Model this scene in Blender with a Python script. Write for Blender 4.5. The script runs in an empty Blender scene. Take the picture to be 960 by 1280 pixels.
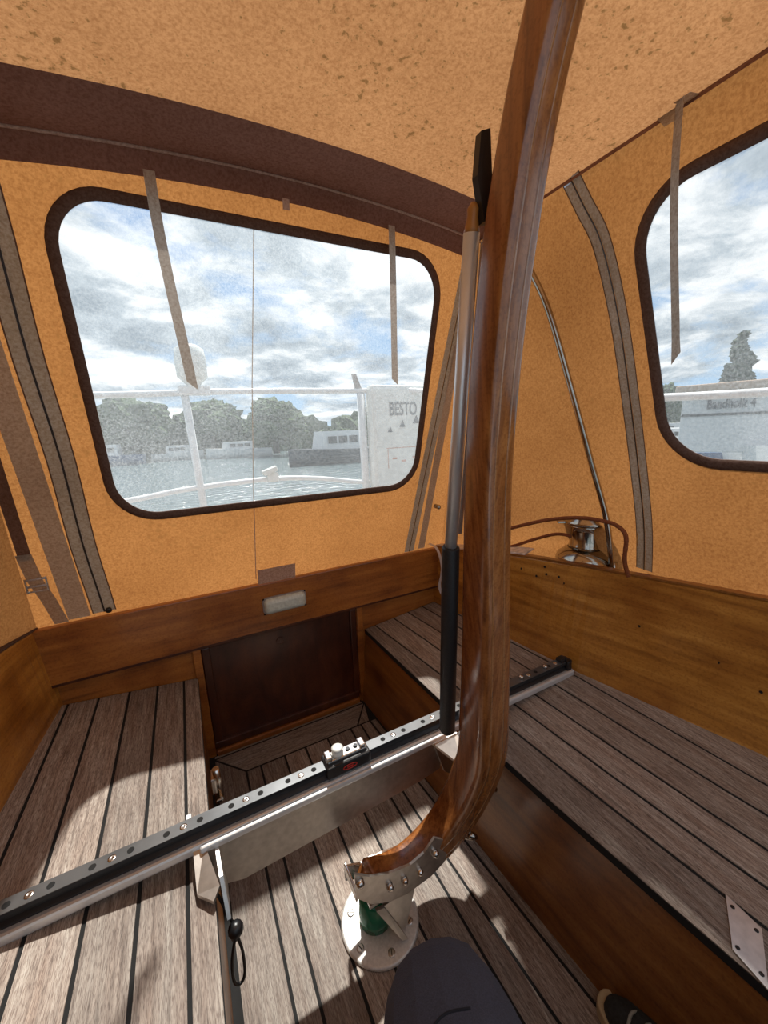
import bpy, bmesh, math, random
from mathutils import Vector, Matrix, noise
random.seed(7)
scene = bpy.context.scene
COL = scene.collection
V = Vector

# ------------------------------------------------------------ materials
def nmat(name):
    m = bpy.data.materials.new(name); m.use_nodes = True
    nt = m.node_tree; nt.nodes.clear()
    out = nt.nodes.new('ShaderNodeOutputMaterial')
    return m, nt, out
def N(nt, t, **kw):
    n = nt.nodes.new(t)
    for k, v in kw.items():
        if k in n.inputs: n.inputs[k].default_value = v
        else: setattr(n, k, v)
    return n
def ramp(nt, fac, stops):
    r = nt.nodes.new('ShaderNodeValToRGB')
    el = r.color_ramp.elements
    while len(el) < len(stops): el.new(.5)
    for e, (p, c) in zip(el, stops):
        e.position = p; e.color = (*c, 1) if len(c) == 3 else c
    nt.links.new(fac, r.inputs['Fac'])
    return r
def mix(nt, fac, a, b, mode='MIX'):
    m = nt.nodes.new('ShaderNodeMix'); m.data_type = 'RGBA'; m.blend_type = mode
    for s, v in ((0, fac), (6, a), (7, b)):
        if isinstance(v, (int, float)): m.inputs[s].default_value = v
        elif isinstance(v, tuple): m.inputs[s].default_value = (*v, 1)
        else: nt.links.new(v, m.inputs[s])
    return m.outputs[2]
def coords(nt, kind='Object', scale=(1, 1, 1)):
    tc = nt.nodes.new('ShaderNodeTexCoord'); mp = nt.nodes.new('ShaderNodeMapping')
    mp.inputs['Scale'].default_value = scale
    nt.links.new(tc.outputs[kind], mp.inputs['Vector'])
    return mp.outputs['Vector']
def bump(nt, h, strength, dist, bsdf):
    b = N(nt, 'ShaderNodeBump', Strength=strength, Distance=dist)
    nt.links.new(h, b.inputs['Height']); nt.links.new(b.outputs[0], bsdf.inputs['Normal'])
def simple(name, col, rough=.5, metal=0., var=.12, scale=30, coat=0., bmp=0.):
    m, nt, out = nmat(name)
    p = N(nt, 'ShaderNodeBsdfPrincipled', Roughness=rough, Metallic=metal)
    p.inputs['Coat Weight'].default_value = coat
    n = N(nt, 'ShaderNodeTexNoise', Scale=scale, Detail=5.)
    nt.links.new(coords(nt), n.inputs['Vector'])
    a = tuple(max(0, c*(1-var)) for c in col); b = tuple(min(1, c*(1+var)) for c in col)
    r = ramp(nt, n.outputs['Fac'], [(.3, a), (.7, b)])
    nt.links.new(r.outputs[0], p.inputs['Base Color'])
    if bmp: bump(nt, n.outputs['Fac'], bmp, .002, p)
    nt.links.new(p.outputs[0], out.inputs[0])
    return m

def teak():
    m, nt, out = nmat('weathered_teak')
    p = N(nt, 'ShaderNodeBsdfPrincipled', Roughness=.62)
    uv = coords(nt, 'UV', (7, 110, 1)); uv2 = coords(nt, 'UV', (34, 330, 1)); uv3 = coords(nt, 'UV', (1.2, 14, 1))
    n1 = N(nt, 'ShaderNodeTexNoise', Scale=1.6, Detail=7., Roughness=.65); nt.links.new(uv, n1.inputs['Vector'])
    n2 = N(nt, 'ShaderNodeTexNoise', Scale=2.2, Detail=4.); nt.links.new(uv2, n2.inputs['Vector'])
    n3 = N(nt, 'ShaderNodeTexNoise', Scale=3.0, Detail=3.); nt.links.new(uv3, n3.inputs['Vector'])
    c1 = ramp(nt, n1.outputs['Fac'], [(.30, (.16, .130, .108)), (.45, (.34, .292, .25)), (.6, (.50, .455, .40)), (.76, (.66, .625, .565))])
    c3 = ramp(nt, n3.outputs['Fac'], [(.3, (.76, .64, .58)), (.7, (1.0, .98, .96))])
    c = mix(nt, 1., c1.outputs[0], c3.outputs[0], 'MULTIPLY')
    pores = ramp(nt, n2.outputs['Fac'], [(.38, (.36, .28, .25)), (.52, (1, 1, 1))])
    c = mix(nt, .8, c, pores.outputs[0], 'MULTIPLY')
    at = nt.nodes.new('ShaderNodeAttribute'); at.attribute_name = 'tone'
    c = mix(nt, 1., c, at.outputs['Color'], 'MULTIPLY')
    nt.links.new(c, p.inputs['Base Color'])
    bump(nt, n2.outputs['Fac'], .35, .002, p)
    nt.links.new(p.outputs[0], out.inputs[0])
    return m
def varnish(name, dark, mid, light, scale=(1, 12, 12), rough=.28, coat=.35, worn=True):
    m, nt, out = nmat(name)
    p = N(nt, 'ShaderNodeBsdfPrincipled', Roughness=rough)
    p.inputs['Coat Weight'].default_value = coat; p.inputs['Coat Roughness'].default_value = .15
    v = coords(nt, 'Object', scale)
    n = N(nt, 'ShaderNodeTexNoise', Scale=2.6, Detail=8., Roughness=.6, Distortion=.4); nt.links.new(v, n.inputs['Vector'])
    c = ramp(nt, n.outputs['Fac'], [(.3, dark), (.5, mid), (.72, light)]).outputs[0]
    if worn:
        n2 = N(nt, 'ShaderNodeTexNoise', Scale=5., Detail=3.); nt.links.new(coords(nt), n2.inputs['Vector'])
        r2 = ramp(nt, n2.outputs['Fac'], [(.35, (.55, .42, .35)), (.55, (1, 1, 1))])
        c = mix(nt, .7, c, r2.outputs[0], 'MULTIPLY')
    n3 = N(nt, 'ShaderNodeTexNoise', Scale=180., Detail=2.)
    nt.links.new(coords(nt, 'Object', tuple(min(s, 1.5)/1.5 for s in scale)), n3.inputs['Vector'])
    s = ramp(nt, n3.outputs['Fac'], [(.33, (.6, .5, .45)), (.5, (1, 1, 1))])
    c = mix(nt, .5, c, s.outputs[0], 'MULTIPLY')
    nt.links.new(c, p.inputs['Base Color'])
    bump(nt, n.outputs['Fac'], .12, .002, p)
    nt.links.new(p.outputs[0], out.inputs[0])
    return m
def canvas(name, base, trans, spots=.0, tfac=.5):
    m, nt, out = nmat(name)
    v = coords(nt)
    n1 = N(nt, 'ShaderNodeTexNoise', Scale=3., Detail=5.); nt.links.new(v, n1.inputs['Vector'])
    n2 = N(nt, 'ShaderNodeTexNoise', Scale=150., Detail=4., Roughness=.7); nt.links.new(v, n2.inputs['Vector'])
    f1 = ramp(nt, n1.outputs['Fac'], [(.3, (.80, .76, .72)), (.7, (1, 1, 1))]).outputs[0]
    f2 = ramp(nt, n2.outputs['Fac'], [(.36, (.70, .64, .6)), (.6, (1, 1, 1))]).outputs[0]
    f = mix(nt, 1., f1, f2, 'MULTIPLY')
    if spots:
        n3 = N(nt, 'ShaderNodeTexNoise', Scale=75., Detail=3., Roughness=.6); nt.links.new(v, n3.inputs['Vector'])
        n4 = N(nt, 'ShaderNodeTexNoise', Scale=3.2, Detail=3.); nt.links.new(v, n4.inputs['Vector'])
        a = N(nt, 'ShaderNodeMath', operation='MULTIPLY_ADD'); nt.links.new(n4.outputs['Fac'], a.inputs[0])
        a.inputs[1].default_value = .45; nt.links.new(n3.outputs['Fac'], a.inputs[2])
        sp = ramp(nt, a.outputs[0], [(.855, (1, 1, 1)), (.94, (.36, .36, .28))]).outputs[0]
        f = mix(nt, spots, f, sp, 'MULTIPLY')
    c1 = mix(nt, 1., base, f, 'MULTIPLY'); c2 = mix(nt, 1., trans, f, 'MULTIPLY')
    d = N(nt, 'ShaderNodeBsdfDiffuse'); t = N(nt, 'ShaderNodeBsdfTranslucent')
    nt.links.new(c1, d.inputs['Color']); nt.links.new(c2, t.inputs['Color'])
    b = N(nt, 'ShaderNodeBump', Strength=.5, Distance=.003); nt.links.new(n2.outputs['Fac'], b.inputs['Height'])
    nt.links.new(b.outputs[0], d.inputs['Normal'])
    ms = N(nt, 'ShaderNodeMixShader'); ms.inputs[0].default_value = tfac
    nt.links.new(d.outputs[0], ms.inputs[1]); nt.links.new(t.outputs[0], ms.inputs[2])
    nt.links.new(ms.outputs[0], out.inputs[0])
    return m
def vinyl():
    m, nt, out = nmat('clear_vinyl')
    v = coords(nt)
    n1 = N(nt, 'ShaderNodeTexNoise', Scale=190., Detail=2.); nt.links.new(v, n1.inputs['Vector'])
    n2 = N(nt, 'ShaderNodeTexNoise', Scale=2.5, Detail=4.); nt.links.new(v, n2.inputs['Vector'])
    mu = N(nt, 'ShaderNodeMath', operation='MULTIPLY'); nt.links.new(n1.outputs['Fac'], mu.inputs[0]); nt.links.new(n2.outputs['Fac'], mu.inputs[1])
    mr = N(nt, 'ShaderNodeMapRange'); nt.links.new(mu.outputs[0], mr.inputs['Value'])
    mr.inputs['From Min'].default_value = .12; mr.inputs['From Max'].default_value = .42
    mr.inputs['To Min'].default_value = .13; mr.inputs['To Max'].default_value = .40
    tr = N(nt, 'ShaderNodeBsdfTransparent'); tr.inputs['Color'].default_value = (.95, .97, .98, 1)
    tl = N(nt, 'ShaderNodeBsdfTranslucent'); tl.inputs['Color'].default_value = (.62, .66, .68, 1)
    ms = N(nt, 'ShaderNodeMixShader'); nt.links.new(mr.outputs[0], ms.inputs[0])
    nt.links.new(tr.outputs[0], ms.inputs[1]); nt.links.new(tl.outputs[0], ms.inputs[2])
    gl = N(nt, 'ShaderNodeBsdfGlossy', Roughness=.08)
    m2 = N(nt, 'ShaderNodeMixShader'); m2.inputs[0].default_value = .03
    nt.links.new(ms.outputs[0], m2.inputs[1]); nt.links.new(gl.outputs[0], m2.inputs[2])
    nt.links.new(m2.outputs[0], out.inputs[0])
    return m
def foliage(name, dark, light):
    m, nt, out = nmat(name)
    p = N(nt, 'ShaderNodeBsdfPrincipled', Roughness=.9)
    n = N(nt, 'ShaderNodeTexNoise', Scale=2.4, Detail=6., Roughness=.75); nt.links.new(coords(nt), n.inputs['Vector'])
    r = ramp(nt, n.outputs['Fac'], [(.35, dark), (.65, light)])
    nt.links.new(r.outputs[0], p.inputs['Base Color']); nt.links.new(p.outputs[0], out.inputs[0])
    return m
def water():
    m, nt, out = nmat('harbour_water')
    p = N(nt, 'ShaderNodeBsdfPrincipled', Roughness=.14)
    p.inputs['Base Color'].default_value = (.10, .14, .15, 1)
    n = N(nt, 'ShaderNodeTexNoise', Scale=2.2, Detail=5.); nt.links.new(coords(nt, 'Object', (.6, 1.6, 1)), n.inputs['Vector'])
    bump(nt, n.outputs['Fac'], .7, .25, p)
    nt.links.new(p.outputs[0], out.inputs[0])
    return m

M = {}
M['teak'] = teak()
M['caulk'] = simple('black_caulk', (.010, .010, .010), .95)
M['coaming'] = varnish('varnished_coaming', (.27, .105, .018), (.46, .20, .034), (.60, .30, .062), (1.2, 1.2, 14), .3, .3)
M['trans'] = varnish('varnished_board', (.20, .065, .013), (.36, .125, .023), (.48, .19, .036), (1.2, 12, 14), .3, .3)
M['door'] = varnish('dark_mahogany', (.035, .009, .005), (.075, .02, .009), (.13, .038, .014), (4, 4, 1.5), .35, .25)
M['panel'] = varnish('bench_front_wood', (.15, .052, .012), (.28, .11, .025), (.40, .18, .045), (3, 1.2, 9), .33, .25)
M['tiller'] = varnish('laminated_tiller', (.13, .040, .012), (.27, .095, .026), (.40, .165, .048), (30, 30, 1.6), .2, .6, False)
M['tillerlight'] = varnish('pale_lamination', (.22, .09, .03), (.32, .14, .05), (.42, .2, .08), (30, 30, 1.6), .2, .6, False)
CB = (.66, .245, .055)
M['canvas'] = canvas('orange_canvas', (.52, .25, .10), (.48, .215, .066), .35, .5)
M['roofcanvas'] = canvas('stained_roof_canvas', (.52, .27, .13), (.40, .205, .088), .85, .5)
M['band'] = canvas('brown_sleeve', (.30, .18, .155), (.2, .13, .12), 0, .2)
M['binding'] = canvas('dark_binding', (.22, .15, .125), (.16, .11, .10), 0, .3)
M['piping'] = canvas('taupe_piping', (.70, .52, .44), (.4, .3, .25), 0, .2)
M['ziptape'] = canvas('taupe_zip_tape', (.84, .80, .80), (.40, .62, .98), 0, .5)
M['pinkband'] = canvas('faded_band', (.82, .68, .60), (.46, .58, .85), 0, .5)
M['strap'] = canvas('grey_webbing', (.62, .58, .52), (.44, .40, .36), 0, .5)
M['teeth'] = simple('zip_teeth', (.02, .02, .03), .4)
M['vinyl'] = vinyl()
M['steel'] = simple('polished_steel', (.72, .70, .67), .22, 1., .08, 40)
M['satin'] = simple('satin_steel', (.62, .60, .57), .38, 1., .12, 60)
M['flange'] = simple('brushed_flange', (.70, .69, .66), .5, .45, .12, 160)
M['chrome'] = simple('winch_chrome', (.42, .38, .33), .16, 1., .1, 20)
M['alu'] = simple('anodised_alu', (.74, .75, .76), .36, .55, .05, 30)
M['blackalu'] = simple('black_anodised', (.03, .032, .036), .36, .6, .15, 40)
M['tracktop'] = simple('track_top_reflection', (.16, .165, .17), .30, .7, .2, 12)  # black track's top face, with its grey reflection put into the base colour
M['black'] = simple('black_plastic', (.010, .010, .011), .35)
M['rubber'] = simple('black_grip', (.012, .012, .014), .55, 0, .3, 220, 0, .4)
M['green'] = simple('green_ring', (.008, .17, .085), .25, 0, .2)
M['white'] = simple('white_plastic', (.72, .74, .70), .4)
M['lens'] = simple('frosted_lens', (.62, .68, .62), .3, 0, .15, 90, 0, .5)
M['red'] = simple('red_mark', (.5, .03, .02), .4)
M['rope'] = simple('orange_rope', (.20, .055, .014), .8, 0, .4, 300)
M['whiterope'] = simple('cream_strap', (.62, .52, .46), .8, 0, .1, 100)
M['woodtip'] = simple('amber_tip', (.40, .17, .035), .4)
M['deck'] = simple('grey_deck', (.32, .29, .27), .6, 0, .2, 20)
M['deckstrip'] = simple('pale_weathered_strip', (.62, .55, .50), .8, 0, .3, 60)
M['hull'] = simple('white_hull', (.62, .63, .63), .3)
M['navy'] = simple('navy_trouser', (.046, .050, .074), .9, 0, .25, 500, 0, .6)
M['stitch'] = simple('trouser_seam', (.007, .008, .014), .9)
M['shoe'] = simple('shoe_upper', (.02, .021, .02), .8, 0, .5, 150, 0, .3)
M['sole'] = simple('shoe_rubber', (.52, .40, .23), .6)
M['lace'] = simple('shoe_lace', (.35, .35, .3), .8)
M['skin'] = simple('skin', (.55, .3, .2), .5)
M['raildim'] = simple('rail_white', (.74, .75, .75), .35, .0)
M['ink'] = simple('dark_print', (.05, .055, .07), .6)
M['paleink'] = simple('pale_print', (.5, .2, .12), .6)
M['water'] = water()
M['tree'] = foliage('tree_leaves', (.015, .035, .012), (.06, .105, .035))
M['tree2'] = foliage('conifer_leaves', (.012, .03, .018), (.05, .08, .04))
M['bark'] = simple('bark', (.06, .045, .035), .9)
M['bank'] = foliage('reed_bank', (.05, .06, .03), (.15, .15, .08))
M['bluehull'] = simple('blue_hull', (.03, .08, .20), .35)
M['darkhull'] = simple('dark_hull', (.03, .035, .05), .35)
M['tan'] = simple('tan_cover', (.42, .30, .22), .8)
M['windowdark'] = simple('boat_window', (.02, .025, .03), .15)
M['roofred'] = simple('roof_tiles', (.22, .10, .07), .8)
M['mast'] = simple('mast_metal', (.55, .56, .57), .4, .5)

# ------------------------------------------------------------ mesh helpers
class MB:
    def __init__(s): s.bm = bmesh.new(); s.uv = s.bm.loops.layers.uv.new('UVMap'); s.tone = s.bm.loops.layers.color.new('tone')
    def face(s, pts, mi=0, smooth=False, uvs=None, tone=1.):
        vs = [s.bm.verts.new(p) for p in pts]
        return s.fv(vs, mi, smooth, uvs, tone)
    def fv(s, vs, mi=0, smooth=False, uvs=None, tone=1.):
        try: f = s.bm.faces.new(vs)
        except ValueError: return None
        f.material_index = mi; f.smooth = smooth
        for i, l in enumerate(f.loops):
            if uvs: l[s.uv].uv = uvs[i]
            l[s.tone] = (tone, tone, tone, 1)
        return f
    def prism(s, poly, vec, mi=0, smooth=False):
        a = [s.bm.verts.new(p) for p in poly]; b = [s.bm.verts.new(V(p)+V(vec)) for p in poly]
        s.fv(a[::-1], mi); s.fv(b, mi); n = len(a)
        for i in range(n): s.fv([a[i], a[(i+1) % n], b[(i+1) % n], b[i]], mi, smooth)
    def box(s, c, size, mi=0, rot=None, bev=0.):
        x, y, z = (q/2 for q in size); t = bmesh.new()
        bmesh.ops.create_cube(t, size=1., matrix=Matrix.Diagonal((size[0], size[1], size[2], 1)))
        if bev: bmesh.ops.bevel(t, geom=t.edges[:], offset=bev, segments=2, affect='EDGES', profile=.5)
        mt = Matrix.Translation(c) @ (rot.to_4x4() if rot else Matrix.Identity(4))
        s.merge(t, mt, mi); t.free()
    def merge(s, t, mt, mi=0, smooth=None):
        mp = {v: s.bm.verts.new(mt @ v.co) for v in t.verts}
        for f in t.faces: s.fv([mp[v] for v in f.verts], mi, f.smooth if smooth is None else smooth)
    def sweep(s, path, sect, scales=None, up=V((0, 0, 1)), mi=0, caps=True, smooth=True, mif=None):
        path = [V(p) for p in path]; n = len(path); rings = []
        for i, p in enumerate(path):
            t = (path[min(i+1, n-1)]-path[max(i-1, 0)]).normalized()
            a = up.cross(t)
            if a.length < 1e-4: a = V((1, 0, 0)).cross(t)
            a.normalize(); b = t.cross(a).normalized()
            k = scales[i] if scales else 1.
            rings.append([s.bm.verts.new(p+a*q[0]*k+b*q[1]*k) for q in sect])
        m = len(sect)
        for i in range(n-1):
            for j in range(m):
                s.fv([rings[i][j], rings[i][(j+1) % m], rings[i+1][(j+1) % m], rings[i+1][j]], mif(j) if mif else mi, smooth)
        if caps: s.fv(rings[0][::-1], mi); s.fv(rings[-1], mi)
    def tube(s, path, r, seg=12, mi=0, scales=None, caps=True):
        sect = [(r*math.cos(2*math.pi*k/seg), r*math.sin(2*math.pi*k/seg)) for k in range(seg)]
        p = [V(q) for q in path]; d = (p[-1]-p[0])
        up = V((0, 0, 1)) if abs(d.normalized().z) < .8 else V((0, 1, 0))
        s.sweep(p, sect, scales, up, mi, caps)
    def lathe(s, c, prof, seg=32, mi=0, axis=None, smooth=True):
        q = V((0, 0, 1)).rotation_difference(V(axis)) if axis is not None else None
        rings = []
        for r, z in prof:
            ring = []
            for k in range(seg):
                p = V((r*math.cos(2*math.pi*k/seg), r*math.sin(2*math.pi*k/seg), z))
                ring.append(s.bm.verts.new(V(c)+(q @ p if q else p)))
            rings.append(ring)
        for i in range(len(prof)-1):
            for k in range(seg):
                s.fv([rings[i][k], rings[i][(k+1) % seg], rings[i+1][(k+1) % seg], rings[i+1][k]], mi, smooth)
        s.fv(rings[0][::-1], mi); s.fv(rings[-1], mi)
    def ball(s, c, r, mi=0, sc=(1, 1, 1), sub=2):
        t = bmesh.new(); bmesh.ops.create_icosphere(t, subdivisions=sub, radius=r)
        s.merge(t, Matrix.Translation(c) @ Matrix.Diagonal((*sc, 1)), mi, True); t.free()
    def grid(s, rows, mi=0, smooth=True, closed=False):
        g = [[s.bm.verts.new(p) for p in r] for r in rows]
        for i in range(len(g)-1):
            m = len(g[i])
            for j in range(m if closed else m-1):
                s.fv([g[i][j], g[i][(j+1) % m], g[i+1][(j+1) % m], g[i+1][j]], mi, smooth)
        return g
    def build(s, name, mats, parent=None, loc=None, auto=True):
        me = bpy.data.meshes.new(name)
        bmesh.ops.recalc_face_normals(s.bm, faces=s.bm.faces[:]) if auto else None
        s.bm.to_mesh(me); s.bm.free()
        if not isinstance(mats, (list, tuple)): mats = [mats]
        for m in mats: me.materials.append(m)
        o = bpy.data.objects.new(name, me); COL.objects.link(o)
        if parent is not None:
            o.parent = parent
            off = V((0, 0, 0)); q = parent
            while q is not None: off += q.location; q = q.parent
            me.transform(Matrix.Translation(-off))
        elif loc is not None:
            me.transform(Matrix.Translation(-V(loc))); o.location = loc
        return o
def tag(o, label=None, cat=None, group=None, kind=None):
    if label: o['label'] = label
    if cat: o['category'] = cat
    if group: o['group'] = group
    if kind: o['kind'] = kind
    return o
def thing(name, label, cat, loc=(0, 0, 0), group=None):
    o = bpy.data.objects.new(name, None); COL.objects.link(o); o.location = loc; o.empty_display_size = .05
    return tag(o, label, cat, group)
def lerp(a, b, t): return V(a)*(1-t)+V(b)*t
def interp(tab, y):   # tab sorted descending in y: (y, val)
    if y >= tab[0][0]: (y0, v0), (y1, v1) = tab[0], tab[1]
    elif y <= tab[-1][0]: (y0, v0), (y1, v1) = tab[-2], tab[-1]
    else:
        for k in range(len(tab)-1):
            if tab[k][0] >= y >= tab[k+1][0]: (y0, v0), (y1, v1) = tab[k], tab[k+1]; break
    return v0+(v1-v0)*(y-y0)/(y1-y0)
def rrect(x0, x1, z0, z1, r, n=8):
    pts = []
    for cx, cz, a0 in ((x1-r, z0+r, -90), (x1-r, z1-r, 0), (x0+r, z1-r, 90), (x0+r, z0+r, 180)):
        for k in range(n+1):
            a = math.radians(a0+90*k/n); pts.append((cx+r*math.cos(a), cz+r*math.sin(a)))
    return pts
def smooth_path(pts, n=8):
    P = [V(p) for p in pts]; out = []
    for i in range(len(P)-1):
        p0 = P[max(i-1, 0)]; p1 = P[i]; p2 = P[i+1]; p3 = P[min(i+2, len(P)-1)]
        for k in range(n):
            t = k/n
            out.append(.5*((2*p1)+(p2-p0)*t+(2*p0-5*p1+4*p2-p3)*t*t+(-p0+3*p1-3*p2+p3)*t**3))
    out.append(P[-1]); return out
def ribbon(mb, path, wvec, w, nrm, th=.0015, mi=0):
    """flat strip along a path; wvec = width direction, nrm = inward offset direction"""
    a = []; 
    for p in path:
        i = len(a); p = V(p); Nn = V(nrm)
        if isinstance(wvec, str): W = Nn.cross(V(path[min(i+1, len(path)-1)])-V(path[max(i-1, 0)])).normalized()
        else: W = V(wvec)
        a.append([p-W*w/2+Nn*th, p+W*w/2+Nn*th])
    mb.grid(a, mi, False, False)

# ------------------------------------------------------------ planks
def inset_poly(poly, d):
    n = len(poly); out = []
    A = sum(poly[i][0]*poly[(i+1) % n][1]-poly[(i+1) % n][0]*poly[i][1] for i in range(n))
    sg = 1 if A > 0 else -1
    for i in range(n):
        p0, p1, p2 = V(poly[i-1]), V(poly[i]), V(poly[(i+1) % n])
        e1 = (p1-p0).normalized(); e2 = (p2-p1).normalized()
        n1 = V((-e1.y, e1.x))*sg; n2 = V((-e2.y, e2.x))*sg
        k = n1+n2; k = k/max(.3, k.dot(k))*2
        out.append(p1+k*d)
    return out
def plank(mb, poly, d, zf, th=.012, gap=.0038, strip=False):
    q = inset_poly(poly, gap); d = V(d).normalized(); pr = V((-d.y, d.x))
    o1, o2 = random.random()*20, random.random()*20; tone = .80+.28*random.random()
    top = [V((p.x, p.y, zf(p.x, p.y))) for p in q]; bot = [p-V((0, 0, th)) for p in top]
    uv = [(p.dot(d)+o1, p.dot(pr)+o2) for p in q]
    tv = [mb.bm.verts.new(p) for p in top]; bv = [mb.bm.verts.new(p) for p in bot]; n = len(q)
    if strip:
        for i in range(n//2-1):
            ids = [i, i+1, n-2-i, n-1-i]; mb.fv([tv[k] for k in ids], 0, False, [uv[k] for k in ids], tone)
    else: mb.fv(tv, 0, False, uv, tone)
    for i in range(n):
        j = (i+1) % n; mb.fv([tv[i], bv[i], bv[j], tv[j]], 0, False, [uv[i], (uv[i][0], uv[i][1]+.01), (uv[j][0], uv[j][1]+.01), uv[j]], tone)

# floor -----------------------------------------------------------------
def floor():
    mb = MB(); z0 = lambda x, y: 0.
    R = [(1.49, .60), (.71, .65), (.35, .675), (-.6, .74)]
    R2 = [(1.36, .535), (.72, .535), (.4, .552), (-.6, .60)]
    ys = [1.355, .9, .4, -.6]
    plank(mb, [(-.045, 1.49), (.60, 1.49), (.60, 1.472), (-.045, 1.472)], (1, 0), z0)
    plank(mb, [(-.045, 1.472), (.605, 1.472), (.52, 1.355), (.06, 1.355)], (1, 0), z0)
    plank(mb, [(-.045, 1.472), (.06, 1.355), (.06, -.6), (-.045, -.6)], (0, 1), z0)
    xs = [.06, .113, .205, .289, .383, .487]
    for a, b in zip(xs, xs[1:]): plank(mb, [(a, -.6), (b, -.6), (b, 1.355), (a, 1.355)], (0, 1), z0)
    r2 = [(interp(R2, y), y) for y in ys]; r3 = [(interp(R, y)-.03, y) for y in ys]; r4 = [(interp(R, y), y) for y in ys]
    plank(mb, [(.487, 1.355)]+r2+[(.487, -.6)], (0, 1), z0)
    plank(mb, [(.52, 1.355), (.575, 1.43)]+r3+r2[::-1][:-1] if False else r2+r3[::-1], (0, 1), z0)
    plank(mb, [(.52, 1.355), (.605, 1.472), (interp(R, 1.36)-.03, 1.355)], (0, 1), z0)
    plank(mb, r3+r4[::-1], (0, 1), z0)
    mb.box((.33, .45, -.0085), (.9, 2.1, .0155), 1)
    o = mb.build('floor', [M['teak'], M['caulk']]); tag(o, kind='structure')
floor()

# benches ---------------------------------------------------------------
YS = [1.50, 1.1, .75, .35, -.1, -.6]
Lin = [(1.5, -.053), (-.6, -.053)]; Lout = [(1.53, -.462), (1.1, -.492), (.6, -.53), (0, -.56), (-.6, -.58)]
Rin = [(1.48, .637), (.64, .666), (.12, .712), (-.6, .79)]
Rout = [(1.5, 1.03), (1.1, 1.082), (.77, 1.125), (.31, 1.222), (-.6, 1.36)]
zL = lambda x, y: .355+.045*max(0, (-.053-x))/.41
def zR(x, y):
    a = interp(Rin, y); b = interp(Rout, y); return .355+.042*(x-a)/(b-a)
def bench(side):
    if side == 'L':
        seams = [Lin, [(1.5, -.104), (-.6, -.104)], [(1.5, -.187), (-.6, -.190)], [(1.5, -.272), (-.6, -.277)], [(1.5, -.360), (-.6, -.365)], [(1.5, -.443), (.8, -.448), (-.6, -.452)], Lout]
        zf, lab = zL, 'slatted grey teak cockpit bench on the left, crossed by the sun'
        sg = -1
    else:
        seams = [Rin, [(1.53, .688), (1.06, .733), (.717, .762), (.453, .78), (-.6, .87)], [(1.54, .784), (1.2, .815), (.752, .842), (.397, .862), (-.6, .94)],
                 [(1.5, .868), (1.28, .89), (.752, .926), (.339, .948), (-.6, 1.03)], [(1.5, .951), (1.39, .965), (.744, 1.014), (.30, 1.038), (-.6, 1.12)], [(1.5, 1.022), (.739, 1.102), (.27, 1.127), (-.6, 1.21)], Rout]
        zf, lab = zR, 'wide grey teak cockpit bench on the right beside the tiller'
        sg = 1
    t = thing('cockpit_bench', lab, 'bench', (interp(Lin if sg < 0 else Rin, .5), .5, 0))
    mb = MB()
    ys = [1.498, 1.25, 1.0, .75, .5, .3, .1, -.1, -.6]
    for a, b in zip(seams, seams[1:]):
        pa = [(interp(a, y), y) for y in ys]; pb = [(interp(b, y), y) for y in ys]
        plank(mb, pa+pb[::-1], (0, 1), zf, .022, .0038, True)
    # caulk bed
    for y0, y1 in zip(ys, ys[1:]):
        q = [(interp(seams[0], y0)-sg*-.003, y0), (interp(seams[-1], y0), y0), (interp(seams[-1], y1), y1), (interp(seams[0], y1)-sg*-.003, y1)]
        mb.prism([(p[0], p[1], zf(*p)-.0215) for p in q], (0, 0, .0195), 1)
    mb.build('seat_top', [M['teak'], M['caulk']], t)
    mb = MB()
    for y0, y1 in zip(ys, ys[1:]):
        x0, x1 = interp(seams[0], y0), interp(seams[0], y1)
        if sg > 0:
            F = [(1.5, .606), (1.46, .608), (.71, .646), (.35, .671), (-.6, .745)]
            b0, b1 = interp(F, y0), interp(F, y1)
        else: b0 = b1 = -.062
        mb.prism([(x0+sg*.006, y0, .334), (x1+sg*.006, y1, .334), (b1, y1, 0), (b0, y0, 0)], (sg*.015, 0, 0), 0)
    mb.build('front_panel', M['panel'], t)
    return t
BL = bench('L'); BR = bench('R')
m_ = MB()   # quarter-round bead at the foot of the right bench
F = [(1.5, .606), (1.46, .608), (.71, .646), (.35, .671), (-.6, .745)]

# bridge deck the photographer sits on (behind the frame)
mb = MB()
zz = lambda x, y: .36
for k in range(5): plank(mb, [(-.03, -.1-.1*k), (-.03, -.2-.1*k), (.69, -.2-.1*k), (.69, -.1-.1*k)], (1, 0), zz, .02)
mb.box((.33, -.35, .165), (.7, .5, .33), 1)
tag(mb.build('bridge_deck', [M['teak'], M['panel']], loc=(.33, -.35, 0)), kind='structure')

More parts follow.
